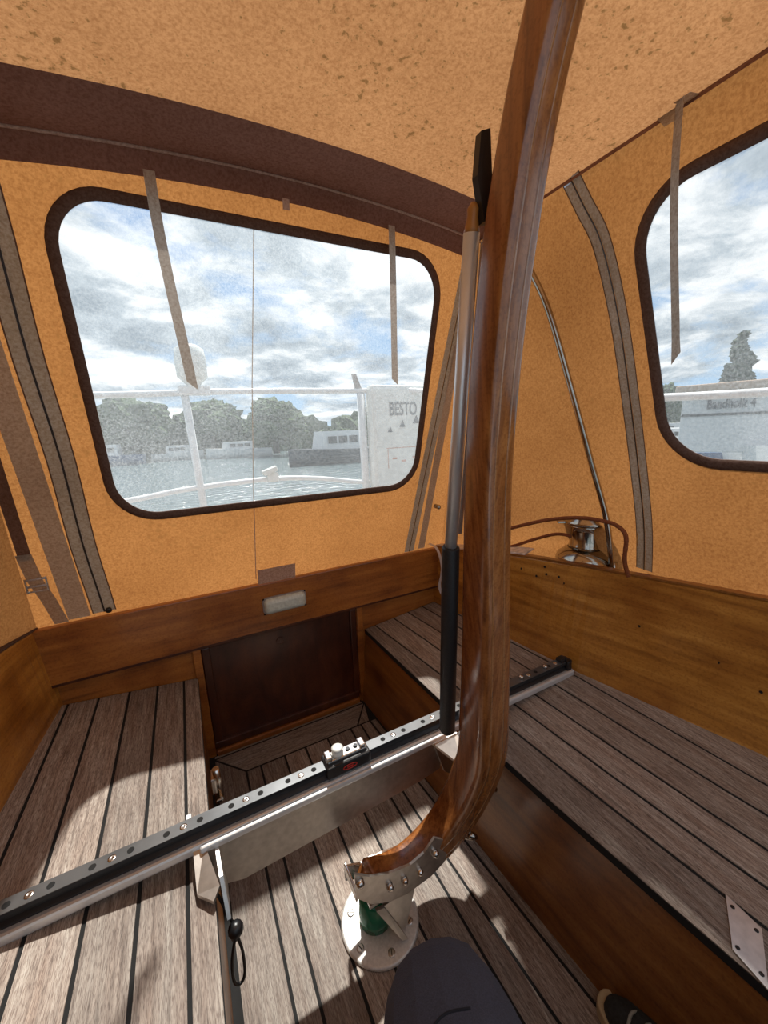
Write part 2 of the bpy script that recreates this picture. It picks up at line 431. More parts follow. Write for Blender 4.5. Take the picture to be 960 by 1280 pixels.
# coamings --------------------------------------------------------------
def coaming(side):
    if side == 'R':
        top = [(1.035, 1.50, .678), (1.072, 1.22, .715), (1.097, 1.05, .748), (1.15, .85, .762), (1.208, .645, .770), (1.263, .363, .787), (1.34, 0, .795), (1.41, -.6, .80)]
        out = Rout; s = 1; zb = .375
        t = thing('coaming_board', 'long varnished orange-brown coaming board above the right bench', 'coaming', (1.15, .5, .4))
    else:
        top = [(-.475, 1.50, .677), (-.512, 1.34, .692), (-.56, 1.0, .73), (-.60, .5, .765), (-.63, 0, .79), (-.64, -.6, .8)]
        out = Lout; s = -1; zb = .375
        t = thing('coaming_board', 'varnished coaming board at the far left behind the left bench', 'coaming', (-.55, .5, .4))
    path = smooth_path(top, 5); mb = MB(); rows = []
    for p in path:
        xb = interp(out, p.y)-s*.008
        a = V((xb, p.y, zb)); b = p; th = V((s*.024, 0, 0))
        up = (b-a).normalized()
        rows.append([a, b-up*.006, b+th*.2, b+th*.8, b-up*.006+th, a+th])
    mb.grid(rows, 0, False, True); mb.face(rows[0]); mb.face(rows[-1])
    mb.build('board', M['coaming'], t)
    mb = MB(); rows = []
    for p in path: rows.append([p+V((-s*.002, 0, .0)), p+V((s*.026, 0, .0)), p+V((s*.026, 0, .006)), p+V((-s*.002, 0, .006))])
    mb.grid(rows, 0, False, True)
    mb.build('capping', M['binding'] if side == 'L' else M['panel'], t)
    return path, t
RT, RC = coaming('R'); LT, LC = coaming('L')
# cleat screw holes in the right coaming under the winch
def rcoam(y, f):   # point on the inner face, f = 0 bottom, 1 top
    tp = min(RT, key=lambda p: abs(p.y-y)); return lerp((interp(Rout, y), y, .40), (tp.x, y, tp.z), f)
for y, f in [(1.03, .95), (1.02, .86), (.99, .93), (.93, .93), (.92, .86), (.905, .80), (.875, .86), (.83, .95), (.825, .85), (.86, .80), (.955, .82), (.43, .50), (.34, .40), (.62, .60), (.30, .55)]:
    p = rcoam(y, f); holes = MB(); holes.lathe(p+V((-.0012, 0, 0)), [(.0045 if y > .7 else .003, 0), (.004, .0015)], 10, 0, (-1, 0, .1)); holes.build('screw_hole', M['caulk'], RC)

# back board and lower bulkhead ----------------------------------------
t = thing('coaming_board', 'varnished cross board along the bottom of the back canvas', 'coaming', (.28, 1.49, .48))
mb = MB(); mb.box((.28, 1.492, .579), (1.56, .03, .199), 0, None, .004); mb.build('board', M['trans'], t)
mb = MB(); mb.box((.28, 1.488, .482), (1.50, .026, .008), 0); mb.build('shadow_line', M['door'], t)  # dark strip standing in for the shadow line under the board
mb = MB()   # lower bulkhead with a doorway
mb.prism([(-.60, 1.50, -.02), (-.062, 1.50, -.02), (-.062, 1.50, .5), (-.60, 1.50, .5)], (0, .03, 0))
mb.prism([(.63, 1.50, -.02), (1.2, 1.50, -.02), (1.2, 1.50, .5), (.63, 1.50, .5)], (0, .03, 0))
mb.box((.28, 1.515, .0), (.7, .03, .06))
tag(mb.build('bulkhead', M['trans']), kind='structure')
def post(x, lab):
    mb = MB(); mb.box((x, 1.493, .42), (.028, .022, .12), 0, None, .003); mb.box((x, 1.50, .17), (.028, .02, .38), 0, None, .002)
    o = mb.build('door_post', M['trans'], loc=(x, 1.5, 0)); tag(o, lab, 'post')
post(-.048, 'short varnished post left of the dark locker door'); post(.613, 'short varnished post right of the dark locker door')
t = thing('locker_door', 'dark mahogany locker door below the back board', 'door', (.28, 1.51, .02))
mb = MB(); mb.box((.283, 1.522, .255), (.685, .02, .50), 0); mb.build('panel', M['door'], t)
mb = MB()
for c, s in (((.28, 1.506, .475), (.63, .016, .028)), ((.28, 1.504, .038), (.63, .02, .03)), ((-.018, 1.506, .255), (.03, .016, .42)), ((.587, 1.506, .255), (.03, .016, .42))): mb.box(c, s, 0, None, .004)
mb.build('frame', M['door'], t)
mb = MB(); mb.lathe((.262, 1.511, .405), [(.016, 0), (.016, .003), (.012, .003), (.012, .001)], 20, 0, (0, -1, 0)); mb.build('keyhole_plate', M['binding'], t)
mb = MB(); mb.box((.28, 1.487, .012), (.62, .014, .022), 0, None, .004)
tag(mb.build('door_sill', M['trans'], loc=(.28, 1.487, 0)), 'narrow varnished sill strip below the dark locker door', 'sill')
# lamp on the board
t = thing('courtesy_lamp', 'small white frosted oval lamp on the varnished cross board', 'lamp', (.289, 1.477, .587))
mb = MB(); o1 = rrect(.203, .375, .552, .622, .018, 5); mb.prism([(x, 1.477, z) for x, z in o1], (0, -.006, 0)); mb.build('base_plate', M['deck'], t)
mb = MB(); rows = []
for k, (ins, dy) in enumerate([(.005, -.006), (.006, -.015), (.012, -.022), (.022, -.025)]):
    q = rrect(.203+ins, .375-ins, .552+ins, .622-ins, max(.004, .018-ins*.5), 5); rows.append([V((x, 1.477+dy, z)) for x, z in q])
mb.grid(rows, 0, True, True); mb.face(rows[-1]); mb.build('lens', M['lens'], t)
for x in (.207, .371):
    for z in (.556, .618): mb = MB(); mb.ball((x, 1.47, z), .004, 0, (1, .6, 1), 1); mb.build('screw', M['caulk'], t)
# tabs on the canvas at the board
mb = MB(); ribbon(mb, [(.268, 1.478, .682), (.268, 1.462, .745)], (1, 0, 0), .145, (0, -1, -.2), .003)
tag(mb.build('canvas_tab', M['piping'], loc=(.268, 1.478, .70)), 'brown canvas flap lying on the cross board above the white lamp', 'canvas flap')

# side decks and aft deck ----------------------------------------------
mb = MB(); rows = []
for p in RT: rows.append([(p.x+.025, p.y, p.z-.036), (p.x+.6, p.y, p.z-.04), (p.x+.62, p.y, p.z-.10), (p.x+.7, p.y, -.2)])
mb.grid(rows, 0, False)
rows = []
for p in LT: rows.append([(p.x-.025, p.y, p.z-.036), (p.x-.6, p.y, p.z-.04), (p.x-.62, p.y, p.z-.10), (p.x-.7, p.y, -.2)])
mb.grid(rows, 0, False)
mb.grid([[(-1.05, 1.515, .64), (.3, 1.515, .65), (1.62, 1.515, .64)], [(-.8, 2.0, .62), (.3, 2.0, .64), (1.4, 2.0, .62)], [(-.55, 2.5, .60), (.3, 2.55, .61), (1.25, 2.5, .60)], [(-.5, 2.56, -.2), (.3, 2.7, -.2), (1.2, 2.56, -.2)]], 0, False)
tag(mb.build('side_deck', M['deck'], auto=False), kind='structure')

# ------------------------------------------------------------ canvas tent
def bk(x, z): return V((x, 1.5-.27*(z-.68), z))
BN = V((0, 1, .27)).normalized()
def archz(x): return 1.918-.045*((x-.35)/.65)**2 if x > .35 else 1.918-.056*((x-.35)/.77)**2
XL, XR = -.42, 1.0
ZR = archz(XR); ZL = archz(XL)
def tri_fill(mb, outer, inner, mp, mi=0):
    t = bmesh.new()
    def loop(pts):
        vs = [t.verts.new((p[0], p[1], 0)) for p in pts]
        return [t.edges.new((vs[i], vs[(i+1) % len(vs)])) for i in range(len(vs))]
    e = loop(outer)
    for q in inner: e += loop(q)
    bmesh.ops.triangle_fill(t, use_beauty=True, edges=e)
    vm = {v: mb.bm.verts.new(mp(v.co.x, v.co.y)) for v in t.verts}
    for f in t.faces: mb.fv([vm[v] for v in f.verts], mi)
    t.free()
def bL(z): return XL+(-.475-XL)*(ZL-z)/(ZL-.68)
def bR(z): return XR+(1.07-XR)*(ZR-z)/(ZR-.68)
outer = [(bL(.64), .64), (bR(.64), .64)]+[(bR(z), z) for z in (.9, 1.2, 1.5)]+[(XR, ZR)]+[(XR+(XL-XR)*k/20, archz(XR+(XL-XR)*k/20)) for k in range(1, 20)]+[(XL, ZL)]
win = rrect(-.195, .862, 1.012, 1.795, .115, 9)
mb = MB(); tri_fill(mb, outer, [win], bk)
tag(mb.build('wall_back', M['canvas'], auto=False), kind='structure')
def window(idx, pts, mp, nrm, wd, seam=None):
    o = MB()
    cx = sum(p[0] for p in pts)/len(pts); cz = sum(p[1] for p in pts)/len(pts)
    tri_fill(o, pts, [], lambda a, b: mp(a, b))
    w = tag(o.build('window_%d' % idx, M['vinyl'], auto=False), kind='structure')
    fr = MB(); rows = []
    n = len(pts)
    for i in range(n):
        p0, p1 = V((*pts[i-1], 0)), V((*pts[(i+1) % n], 0)); t = (p1-p0).normalized(); nn = V((t.y, -t.x, 0)); c = V((*pts[i], 0))
        a = c-nn*wd*.25; b = c+nn*wd*.75
        A, B = mp(a.x, a.y), mp(b.x, b.y)
        rows.append([A-nrm*.002, A+nrm*.002, (A+B)/2+nrm*.005, B+nrm*.002, B-nrm*.002])
    rows.append(rows[0])
    fr.grid(rows, 0, True, True); fr.build('window_frame', M['binding'], w)
    if seam:
        s = MB(); ribbon(s, [mp(a, b)+nrm*.001 for a, b in seam], (1, 0, 0), .0028, nrm, .001); s.build('seam', M['strap'], w)
    return w
window(1, win, bk, -BN, .025, [(.252, 1.80), (.222, 1.4), (.203, 1.02)])
mb = MB(); ribbon(mb, [bk(.203, 1.0)-BN*.001, bk(.192, .70)-BN*.001], (1, 0, 0), .003, -BN, .001)
tag(mb.build('trim_1', M['piping']), kind='structure')

# roof
YB = bk(0, 1.9).y
mb = MB(); rows = []
for j in range(14):
    y = YB+.005-(YB+.3)*j/13; r = []
    for k in range(33):
        x = XL+(XR-XL)*k/32
        r.append(V((x, y, archz(x)+.003*noise.noise(V((x*4, y*4, 0))))) if 0 < j else V((x, y, archz(x))))
    rows.append(r)
mb.grid(rows, 0, True)
tag(mb.build('ceiling', M['roofcanvas'], auto=False), kind='structure')

# right side panel: plane through the eave, ruled gore to the back corner
def sd(y, z): return V((XR+(1.30-XR)*(ZR-z)/(ZR-.76), y, z))
SN = V((1.113, 0, .30)).normalized()
zipc = smooth_path([V((0, .805, ZR, )), V((0, .775, 1.80)), V((0, .735, 1.70)), V((0, .705, 1.52)), V((0, .688, 1.30)), V((0, .676, 1.07)), V((0, .672, .90)), V((0, .685, .70))], 5)
zc = [(p.y, p.z) for p in zipc]
outer = [(-.45, .68)]+[(a, b) for a, b in zc[::-1]]+[(-.45, ZR)]
def warp(pts, y0, y1, z0, z1):  # rounded window outline, slightly raked
    return pts
swin = [(.622-.0*0, 0)]
sw = rrect(-.36, .648, 1.135, 1.752, .12, 9)
sw = [(y-(.05*(1.75-z)/.6 if y > .3 else 0), z) for y, z in sw]
mb = MB(); tri_fill(mb, outer, [sw], sd)
wr = tag(mb.build('wall_right', M['canvas'], auto=False), kind='structure')
window(2, sw, sd, -SN, .026)
mb = MB(); rows = []
m = len(zipc)
for i, p in enumerate(zipc):
    f = i/(m-1); a = sd(p.y, p.z); zb = ZR+(.64-ZR)*((ZR-p.z)/(ZR-.70)); b = bk(bR(zb), zb)
    r = []
    for k in range(17):
        u = k/16; q = a*(1-u)+b*u
        bul = .055*math.sin(math.pi*u)*math.sin(math.pi*min(1, f*1.1+.02))**.6 if f < .9 else .02*math.sin(math.pi*u)
        wr_ = .004*math.sin(9*u+f*14)*math.sin(math.pi*u)*f
        q = q+V((.8, .6, 0))*(bul+wr_)
        r.append(q)
    rows.append(r)
# close the little triangle up to the eave
mb.grid(rows, 0, True)
mb.build('corner_panel', M['canvas'], wr, auto=False)
GORE = rows
# left side
def ls(y, z): return V((XL+(-.66-XL)*(ZL-z)/(ZL-.66), y, z))
mb = MB(); rows = []
for k in range(9):
    z = ZL+(.66-ZL)*k/8; b = bk(bL(z), z) if z > .64 else bk(-.475, z)
    r = [b]
    for j in range(1, 12):
        y = 1.1-2.0*(j-1)/10; u = min(1, (j)/3); a = ls(y, z); q = a if j > 2 else b*(1-u)+ls(.9, z)*u
        if j <= 2: q.y = b.y+(a.y-b.y)*u if j == 2 else q.y
        r.append(q)
    rows.append(r)
rows = []
for k in range(9):
    z = ZL+(.66-ZL)*k/8; b = bk(bL(z), z); a1 = ls(.9, z)
    r = [b*(1-u)+a1*u-V((.02*math.sin(math.pi*u), 0, 0)) for u in (0, .25, .5, .75, 1)]+[ls(y, z) for y in (.5, 0, -.2, -.4)]
    rows.append(r)
mb.grid(rows, 0, True)
tag(mb.build('wall_left', M['canvas'], auto=False), kind='structure')

# hoop sleeve: brown fabric round the aft hoop
t = thing('hoop_sleeve', 'wide brown fabric sleeve arching over the back window', 'fabric sleeve', (.3, 1.1, 1.8))
mb = MB(); rows = []
for k in range(49):
    x = XL+(XR-XL-.005)*k/48; z = archz(x); wv = .0025*noise.noise(V((x*9, 1, 0)))
    e = 1 if x < .75 else max(.25, 1-(x-.75)/.32)
    c = V((x, bk(0, z).y-.012, z-.010))
    r = [V((x, 1.006+.0*e, z-.005)), V((x, 1.06, z-.013+wv)), V((x, 1.12, z-.013)), V((x, YB-.012, z-.012))]
    rows.append(r)
mb.grid(rows, 0, True); mb.build('upper_band', M['band'], t, auto=False)
mb = MB(); rows = []
for k in range(49):
    x = XL+(XR-XL)*k/48; z = archz(x)
    r = []
    for d in (.006, .03, .045, .058):
        p = bk(x, z-d)-BN*(.016 if d < .01 else .010 if d < .05 else .004); r.append(p)
    rows.append(r)
mb.grid(rows, 0, True); mb.build('lower_band', M['band'], t, auto=False)
mb = MB(); mb.tube([V((XL+(XR-XL)*k/60, YB-.014, archz(XL+(XR-XL)*k/60)-.014)) for k in range(61)], .0035, 8)
mb.build('piping', M['piping'], t)
# eave tape
mb = MB(); ribbon(mb, [(XR-.004, YB-.01-(YB+.3)*k/12, ZR-.006) for k in range(13)], (.55, 0, .83), .020, (-.83, 0, -.3), .003)
o = mb.build('trim_2', M['band']); tag(o, kind='structure')
mb = MB(); ribbon(mb, [(XL+.004, YB-.01-(YB+.3)*k/12, ZL-.006) for k in range(13)], (.5, 0, -.86), .02, (.86, 0, -.3), .003)
tag(mb.build('trim_3', M['band']), kind='structure')

# zips ------------------------------------------------------------------
def zipper(name, path, wvec, w, nrm, label, end=True, edge=False):
    t = thing(name, label, 'zip', path[-1]); nrm = V(nrm); path = [V(p) for p in path]; n = len(path)
    W = [nrm.cross(path[min(i+1, n-1)]-path[max(i-1, 0)]).normalized() for i in range(n)] if isinstance(wvec, str) else [V(wvec)]*n
    def strip(nm, off, wd, up, mat):
        mb = MB(); ribbon(mb, [p+q*off+nrm*up for p, q in zip(path, W)], wvec, wd, nrm, .003); mb.build(nm, mat, t)
    for s in (-1, 1): strip('zip_tape', s*w*.26, w*.46, .002, M['ziptape'])
    strip('zip_teeth', 0, w*.08, .004, M['teeth'])
    if edge:
        for s in (-1, 1): strip('zip_border', s*w*.5, w*.05, .003, M['binding'])
    return t
tz = zipper('zip_fastener', [bk(-.298+.003*math.sin(k), 1.86-1.165*k/14) for k in range(15)], (1, 0, 0), .062, -BN, 'grey-brown zip left of the back window', edge=True)
mb = MB(); mb.lathe(bk(-.283, .70)-BN*.006, [(.009, 0), (.010, .006), (.006, .010)], 16, 0, tuple(-BN)); mb.build('zip_slider', M['black'], tz)
zipper('zip_fastener', [bk(.975-.092*k/14, 1.80-1.115*k/14) for k in range(15)], (1, 0, 0), .05, -BN, 'grey-brown zip between the back window and the silver tube')
zp = [sd(p.y, p.z) for p in zipc[:-2]]
zipper('zip_fastener', zp, 'auto', .048, -SN, 'curved grey zip left of the right side window', edge=True)

# faded bands and webbing straps
def band(name, path, w, mat, label, cat, nrm=-BN, wv=(1, 0, 0), off=.003, th=.002):
    mb = MB(); ribbon(mb, [V(p)+V(nrm)*off for p in path], wv, w, nrm, th)
    return tag(mb.build(name, mat, loc=path[-1]), label, cat)
band('reinforcement_band', [bk(-.375+.012*k/8, 1.80-1.11*k/8) for k in range(9)], .058, M['pinkband'], 'pale faded band stitched left of the left zip', 'fabric band')
band('reinforcement_band', [bk(.985-.035*k/8, 1.55-.86*k/8) for k in range(9)], .035, M['pinkband'], 'pale faded band right of the zip beside the silver tube', 'fabric band')
t = thing('webbing_strap', 'buckled webbing strap at the far left of the canvas', 'strap', bk(-.40, .69))
mb = MB(); ribbon(mb, [bk(-.405, 1.72)-BN*.014, bk(-.425, 1.30)-BN*.014, bk(-.437, .925)-BN*.014], (1, 0, 0), .030, -BN, .003); mb.build('upper_webbing', M['binding'], t)
mb = MB(); ribbon(mb, [bk(-.437, .945)-BN*.018, bk(-.432, .86)-BN*.018, bk(-.418, .78)-BN*.014, bk(-.408, .69)-BN*.010], (1, 0, 0), .036, -BN, .003); mb.build('lower_webbing', M['strap'], t)
tb = MB()
for dz, r in ((.865, .004), (.842, .004), (.825, .003)):
    c = bk(-.430, dz)-BN*.024; tb.box(c, (.05, .006, r*2), 0, None, .001)
for sx in (-.024, .024): tb.box(bk(-.430+sx, .845)-BN*.024, (.005, .008, .046), 0, None, .001)
tb.build('buckle', M['steel'], t)

def hang(x, y, z0, z1, w, bend, label, axis=(1, 0, 0), n=(0, -1, 0), grp=None):
    t = []
    for k in range(13):
        u = k/12; t.append(V((x, y, z0+(z1-z0)*u))+V(bend)*math.sin(u*1.5)*u)
    mb = MB(); rows = []
    W = V(axis); Nn = V(n)
    for i, p in enumerate(t):
        if i == 12: # cut at an angle
            a = [p-W*w/2+V((0, 0, w*.5)), p+W*w/2-V((0, 0, w*.35))]
        else: a = [p-W*w/2, p+W*w/2]
        rows.append(a)
    mb.grid(rows, 0, False, False)
    return tag(mb.build('webbing_strap', M['strap'], loc=(x, y, z0)), label, 'strap')
hang(.018, 1.15, 1.848, 1.375, .024, (.030, 0, 0), 'grey webbing strap hanging over the left part of the back window')
hang(.650, 1.15, 1.846, 1.395, .022, (-.006, 0, 0), 'grey webbing strap hanging over the right part of the back window')
mb = MB(); ribbon(mb, [(.331, 1.15, 1.852), (.330, 1.15, 1.825)], (1, 0, 0), .018, (0, -1, 0), .003)
tag(mb.build('webbing_stub', M['piping'], loc=(.33, 1.15, 1.88)), 'short brown webbing end above the middle of the back window', 'strap')
hang(.965, .535, 1.862, 1.37, .026, (0, -.045, 0), 'long grey webbing strap hanging over the right side window', axis=(.5, .85, 0), n=(-.85, .5, 0))
mb = MB(); ribbon(mb, [(.995, .575, 1.872), (.972, .545, 1.835)], (0, 1, 0), .035, (-1, 0, -.3), .003); ribbon(mb, [(.96, .53, 1.865), (.995, .53, 1.872)], (0, 1, 0), .03, (0, 0, -1), .004)
tag(mb.build('strap_anchor', M['strap'], loc=(.98, .55, 1.86)), 'folded webbing anchor on the brown eave tape above the side window', 'strap anchor')

# hoop tube inside the right corner
t = thing('canopy_bow', 'thin curved metal canopy tube beside the winch', 'canopy tube', (1.24, .775, .70))
bow = smooth_path([(.985, 1.10, 1.84), (1.0, 1.0, 1.78), (1.022, .95, 1.70), (1.058, .905, 1.575), (1.120, .855, 1.335), (1.18, .812, 1.105), (1.228, .778, .92), (1.265, .765, .725)], 6)
mb = MB(); mb.tube(bow, .0095, 12); mb.build('tube', M['chrome'], t)
mb = MB(); mb.lathe((1.265, .765, .722), [(.020, 0), (.020, .006), (.012, .03), (.0115, .05)], 20); mb.build('foot_socket', M['chrome'], t)

# winch -----------------------------------------------------------------
t = thing('winch', 'polished metal sheet winch on the right side deck', 'winch', (1.20, .845, .725))
wx, wy, wz = 1.262, .872, .722
WS = 1.36
mb = MB(); mb.lathe((wx, wy, wz), [(r_*WS, z_*1.12) for r_, z_ in [(.070, 0), (.072, .01), (.072, .032), (.068, .046), (.055, .060), (.046, .070)]], 40); mb.build('base', M['chrome'], t)
mb = MB(); mb.lathe((wx, wy, wz), [(r_*WS, z_*1.12) for r_, z_ in [(.044, .070), (.040, .078), (.039, .105), (.039, .125), (.040, .137), (.046, .145)]], 40); mb.build('drum', M['chrome'], t)
mb = MB(); mb.lathe((wx, wy, wz), [(r_*WS, z_*1.12) for r_, z_ in [(.046, .145), (.056, .15), (.057, .158), (.05, .162), (.05, .17), (.03, .174), (.012, .174)]], 40); mb.build('self_tailer', M['chrome'], t)
mb = MB(); mb.box((wx-.062, wy+.045, wz+.172), (.05, .02, .008), 0, Matrix.Rotation(-.6, 3, 'Z'), .002); mb.build('feeder_arm', M['chrome'], t)
mb = MB(); mb.lathe((wx, wy, wz), [(r_, z_) for r_, z_ in [(.082, -.036), (.082, -.0)]], 32); mb.build('pad', M['deck'], t)
def rope(path, r, label):
    mb = MB(); mb.tube(smooth_path(path, 8), r, 8)
    return tag(mb.build('sheet_rope', M['rope'], loc=path[0]), label, 'rope')
rope([(x_*.93, y_*.93, 1.25-(1.25-z_)*.93) for x_, y_, z_ in [(1.12, 1.36, .71), (1.155, 1.20, .80), (1.19, 1.05, .865), (1.215, .96, .895), (1.235, .87, .912), (1.235, .80, .915), (1.235, .75, .91), (1.235, .715, .88), (1.235, .712, .80), (1.245, .70, .745)]], .0065, 'brown rope looping over the top of the winch')
rope([(1.12, 1.33, .69), (1.165, 1.15, .745), (1.19, 1.04, .80), (1.20, .95, .84), (1.205, .89, .845)], .006, 'lower brown rope running to the winch drum')
# cream strap at back right corner
mb = MB(); ribbon(mb, smooth_path([(.975, 1.465, .715), (1.0, 1.435, .69), (1.015, 1.42, .60), (1.0, 1.42, .51), (1.02, 1.41, .455), (1.055, 1.38, .42)], 6), (.9, .3, 0), .019, (0, -1, 0), .004)
tag(mb.build('cream_strap', M['whiterope'], loc=(1.0, 1.43, .70)), 'cream webbing strap hanging over the cross board behind the black grip', 'strap')
mb = MB(); rows = []
for p in RT:
    if p.y > 1.0: rows.append([p+V((.004, 0, .004)), p+V((.004, 0, .011)), p+V((.085, .03, .011)), p+V((.085, .03, .004))])
mb.grid(rows, 0, False, True); mb.face(rows[-1]); mb.face(rows[0])
tag(mb.build('deck_strip', M['deckstrip'], loc=(1.12, 1.2, .72)), 'pale grey weathered deck strip on top of the right coaming, left of the winch', 'deck strip')
# small bolt on right band
mb = MB(); c = V((.985, 1.42, .90)); mb.lathe(c, [(.010, 0), (.010, .012), (.006, .016), (.006, .026)], 14, 0, (-.3, -1, 0)); mb.ball(c+V((-.004, -.03, 0)), .011, 0)
tag(mb.build('snap_fastener', M['chrome'], loc=c), 'small metal fastener on the canvas left of the silver tube', 'fastener')

# ------------------------------------------------------------ traveller
TY, TZ, TH = .797, .4120, .030
t = thing('mainsheet_traveller', 'long traveller track with aluminium beam crossing both benches', 'traveller', (.33, TY, TZ-.03))
prof = [(-.016, 0), (-.016, .005), (-.009, .010), (-.009, .018), (-.016, .023), (-.014, .0295), (.014, .0295), (.016, .023), (.009, .018), (.009, .010), (.016, .005), (.016, 0)]
mb = MB(); mb.prism([(-.505, TY+a, TZ+b) for a, b in prof], (1.61, 0, 0), 0); mb.build('track', M['blackalu'], t)
mb = MB(); mb.box((.30, TY, TZ+.0302), (1.60, .029, .0012), 0, None, 0); tt_ = mb.build('track_top', M['tracktop'], t)
mb = MB(); mb.box((.30, TY-.004, TZ-.012), (1.61, .050, .024), 0, None, .006); mb.build('beam', M['alu'], t)
mb = MB(); mb.prism([(-.070, TY-.026, TZ-.010), (.56, TY-.026, TZ-.010), (.535, TY-.026, .298), (.47, TY-.026, .288), (.0, TY-.026, .272), (-.050, TY-.026, .288)], (0, -.006, 0)); mb.build('beam_plate', M['satin'], t)
mb = MB(); mb.box((-.01+.25, TY-.034, TZ-.010), (.63, .010, .016), 0, None, .004); mb.build('front_lip', M['alu'], t)
k = -7
while .0600*0+(-.005+.0633*k) < 1.08:
    x = -.005+.0633*k
    if x > -.49: mb = MB(); mb.lathe((x, TY, TZ+.0308), [(.0064, 0), (.0064, .0004)], 14); mb.build('stop_hole', M['caulk'], tt_)
    if k % 2 == 0 and x+.0316 < 1.08 and x > -.5: mb = MB(); mb.lathe((x+.0316, TY, TZ+.0308), [(.0075, 0), (.0070, .0010), (.0024, .0010), (.0018, .0002)], 16); mb.build('screw', M['steel'], tt_)
    k += 1
mb = MB(); mb.box((1.088, TY, TZ+.014), (.022, .044, .040), 0, None, .005); es_ = mb.build('end_stop', M['black'], t)
mb = MB(); mb.box((1.068, TY, TZ+.036), (.026, .024, .014), 0, None, .003); mb.build('stop_catch', M['black'], es_)
for x in (.88, .99):
    mb = MB(); mb.lathe((x, TY, TZ+.031), [(.008, 0), (.007, .008), (.003, .010)], 14); mb.build('stop_pin', M['steel'], t)
# knee brackets under both ends
mb = MB(); mb.prism([(-.088, .775, .396), (-.066, .775, .396), (-.045, .690, .375), (-.058, .672, .368), (-.086, .700, .368)], (0, 0, .008)); mb.build('left_bracket', M['satin'], t)
mb = MB(); mb.prism([(-.048, .78, .398), (-.044, .70, .390), (-.040, .66, .330), (-.040, .76, .285)], (.007, 0, 0)); mb.build('left_knee', M['satin'], t)
mb = MB(); mb.box((-.094, .832, .388), (.012, .05, .045), 0, None, .002); mb.build('left_clamp', M['alu'], t)
mb = MB(); mb.prism([(.510, .764, .398), (.59, .764, .398), (.63, .764, .34), (.60, .764, .24), (.545, .764, .29)], (0, -.008, 0)); mb.build('right_knee', M['satin'], t)
mb = MB(); mb.prism([(.505, .77, .400), (.585, .77, .400), (.60, .69, .372), (.555, .69, .362)], (0, 0, -.008)); mb.build('right_bracket', M['satin'], t)
mb = MB(); mb.box((.668, .705, .372), (.010, .045, .026), 0, Matrix.Rotation(.2, 3, 'Z'), .002); mb.build('right_clamp', M['alu'], t)

# car
CX = .270
t = thing('traveller_car', 'black traveller car with steel top plate riding on the track', 'traveller car', (CX, TY, TZ))
mb = MB(); mb.box((CX, TY, TZ+.021), (.118, .052, .034), 0, None, .005); mb.build('body', M['black'], t)
mb = MB(); mb.box((CX, TY, TZ+.042), (.106, .030, .009), 0, None, .003); tp_ = mb.build('top_plate', M['steel'], t)
for x_, h_ in ((-.047, .016), (.042, .014)):
    mb = MB(); mb.box((CX+x_, TY, TZ+.048), (.016, .028, h_), 0, None, .003); mb.build('plate_lug', M['steel'], tp_)
mb = MB(); mb.lathe((CX-.022, TY, TZ+.046), [(.014, 0), (.015, .006), (.012, .010), (.012, .014), (.015, .018), (.008, .02)], 20); mb.build('sheave', M['white'], t)
for x in (.005, .026):
    mb = MB(); mb.lathe((CX+x, TY, TZ+.0465), [(.006, 0), (.005, .004)], 12); mb.build('pin', M['blackalu'], t)
mb = MB(); mb.tube([V((CX+.018*math.cos(a), TY-.0265, TZ+.022+.006*math.sin(a))) for a in [i*2*math.pi/20 for i in range(21)]], .0013, 6, 0, None, False); em_ = mb.build('emblem', M['red'], t)
mb = MB(); mb.box((CX, TY-.0265, TZ+.022), (.016, .001, .004), 0); mb.build('emblem_bar', M['red'], em_)

# black toggle with cord
t = thing('toggle_cord', 'black ball toggle and cord loop hanging from the left bench edge', 'cord toggle', (-.035, .66, .30))
mb = MB(); mb.ball((-.028, .655, .305), .015, 0); mb.lathe((-.03, .66, .30), [(.009, -.02), (.011, -.01), (.009, .0)], 14); mb.build('ball', M['black'], t)
mb = MB(); mb.tube(smooth_path([(-.03, .655, .29), (-.042, .645, .25), (-.044, .64, .205), (-.034, .64, .19), (-.024, .642, .205), (-.022, .65, .25), (-.028, .655, .29)], 6), .003, 8); mb.tube([(-.052, .70, .352), (-.03, .66, .31)], .003, 8); mb.build('cord', M['black'], t)
# latch on the left bench front
t = thing('bench_latch', 'small bright steel latch on the front of the left bench', 'latch', (-.045, 1.08, .30))
mb = MB(); mb.box((-.044, 1.10, .245), (.016, .045, .05), 0, None, .004); mb.build('plate', M['steel'], t)
mb = MB(); mb.tube([(-.034, 1.09, .295), (-.030, 1.09, .25), (-.030, 1.09, .20)], .010, 14); mb.box((-.034, 1.09, .195), (.022, .034, .012), 0, None, .003); mb.build('barrel', M['steel'], t)
mb = MB(); mb.box((-.036, 1.04, .17), (.018, .03, .03), 0, None, .003); mb.build('keeper', M['black'], t)
# hinge plate on right bench
t = thing('hinge_plate', 'steel strap plate screwed on the edge of the right bench', 'plate', (.755, .17, .36))
q = [(.802, .218), (.795, .163), (.712, .125), (.722, .175)]
mb = MB(); mb.prism([(x, y, zR(x, y)+.0005) for x, y in q], (0, 0, .003)); mb.build('plate', M['satin'], t)
for u, v in ((.14, .18), (.14, .84), (.86, .18), (.86, .84)):
    p = lerp(lerp((*q[0], 0), (*q[1], 0), v), lerp((*q[3], 0), (*q[2], 0), v), u)
    mb = MB(); mb.lathe((p.x, p.y, zR(p.x, p.y)+.0035), [(.0036, 0), (.003, .001), (.0012, .0006)], 12); mb.build('screw', M['blackalu'], t)

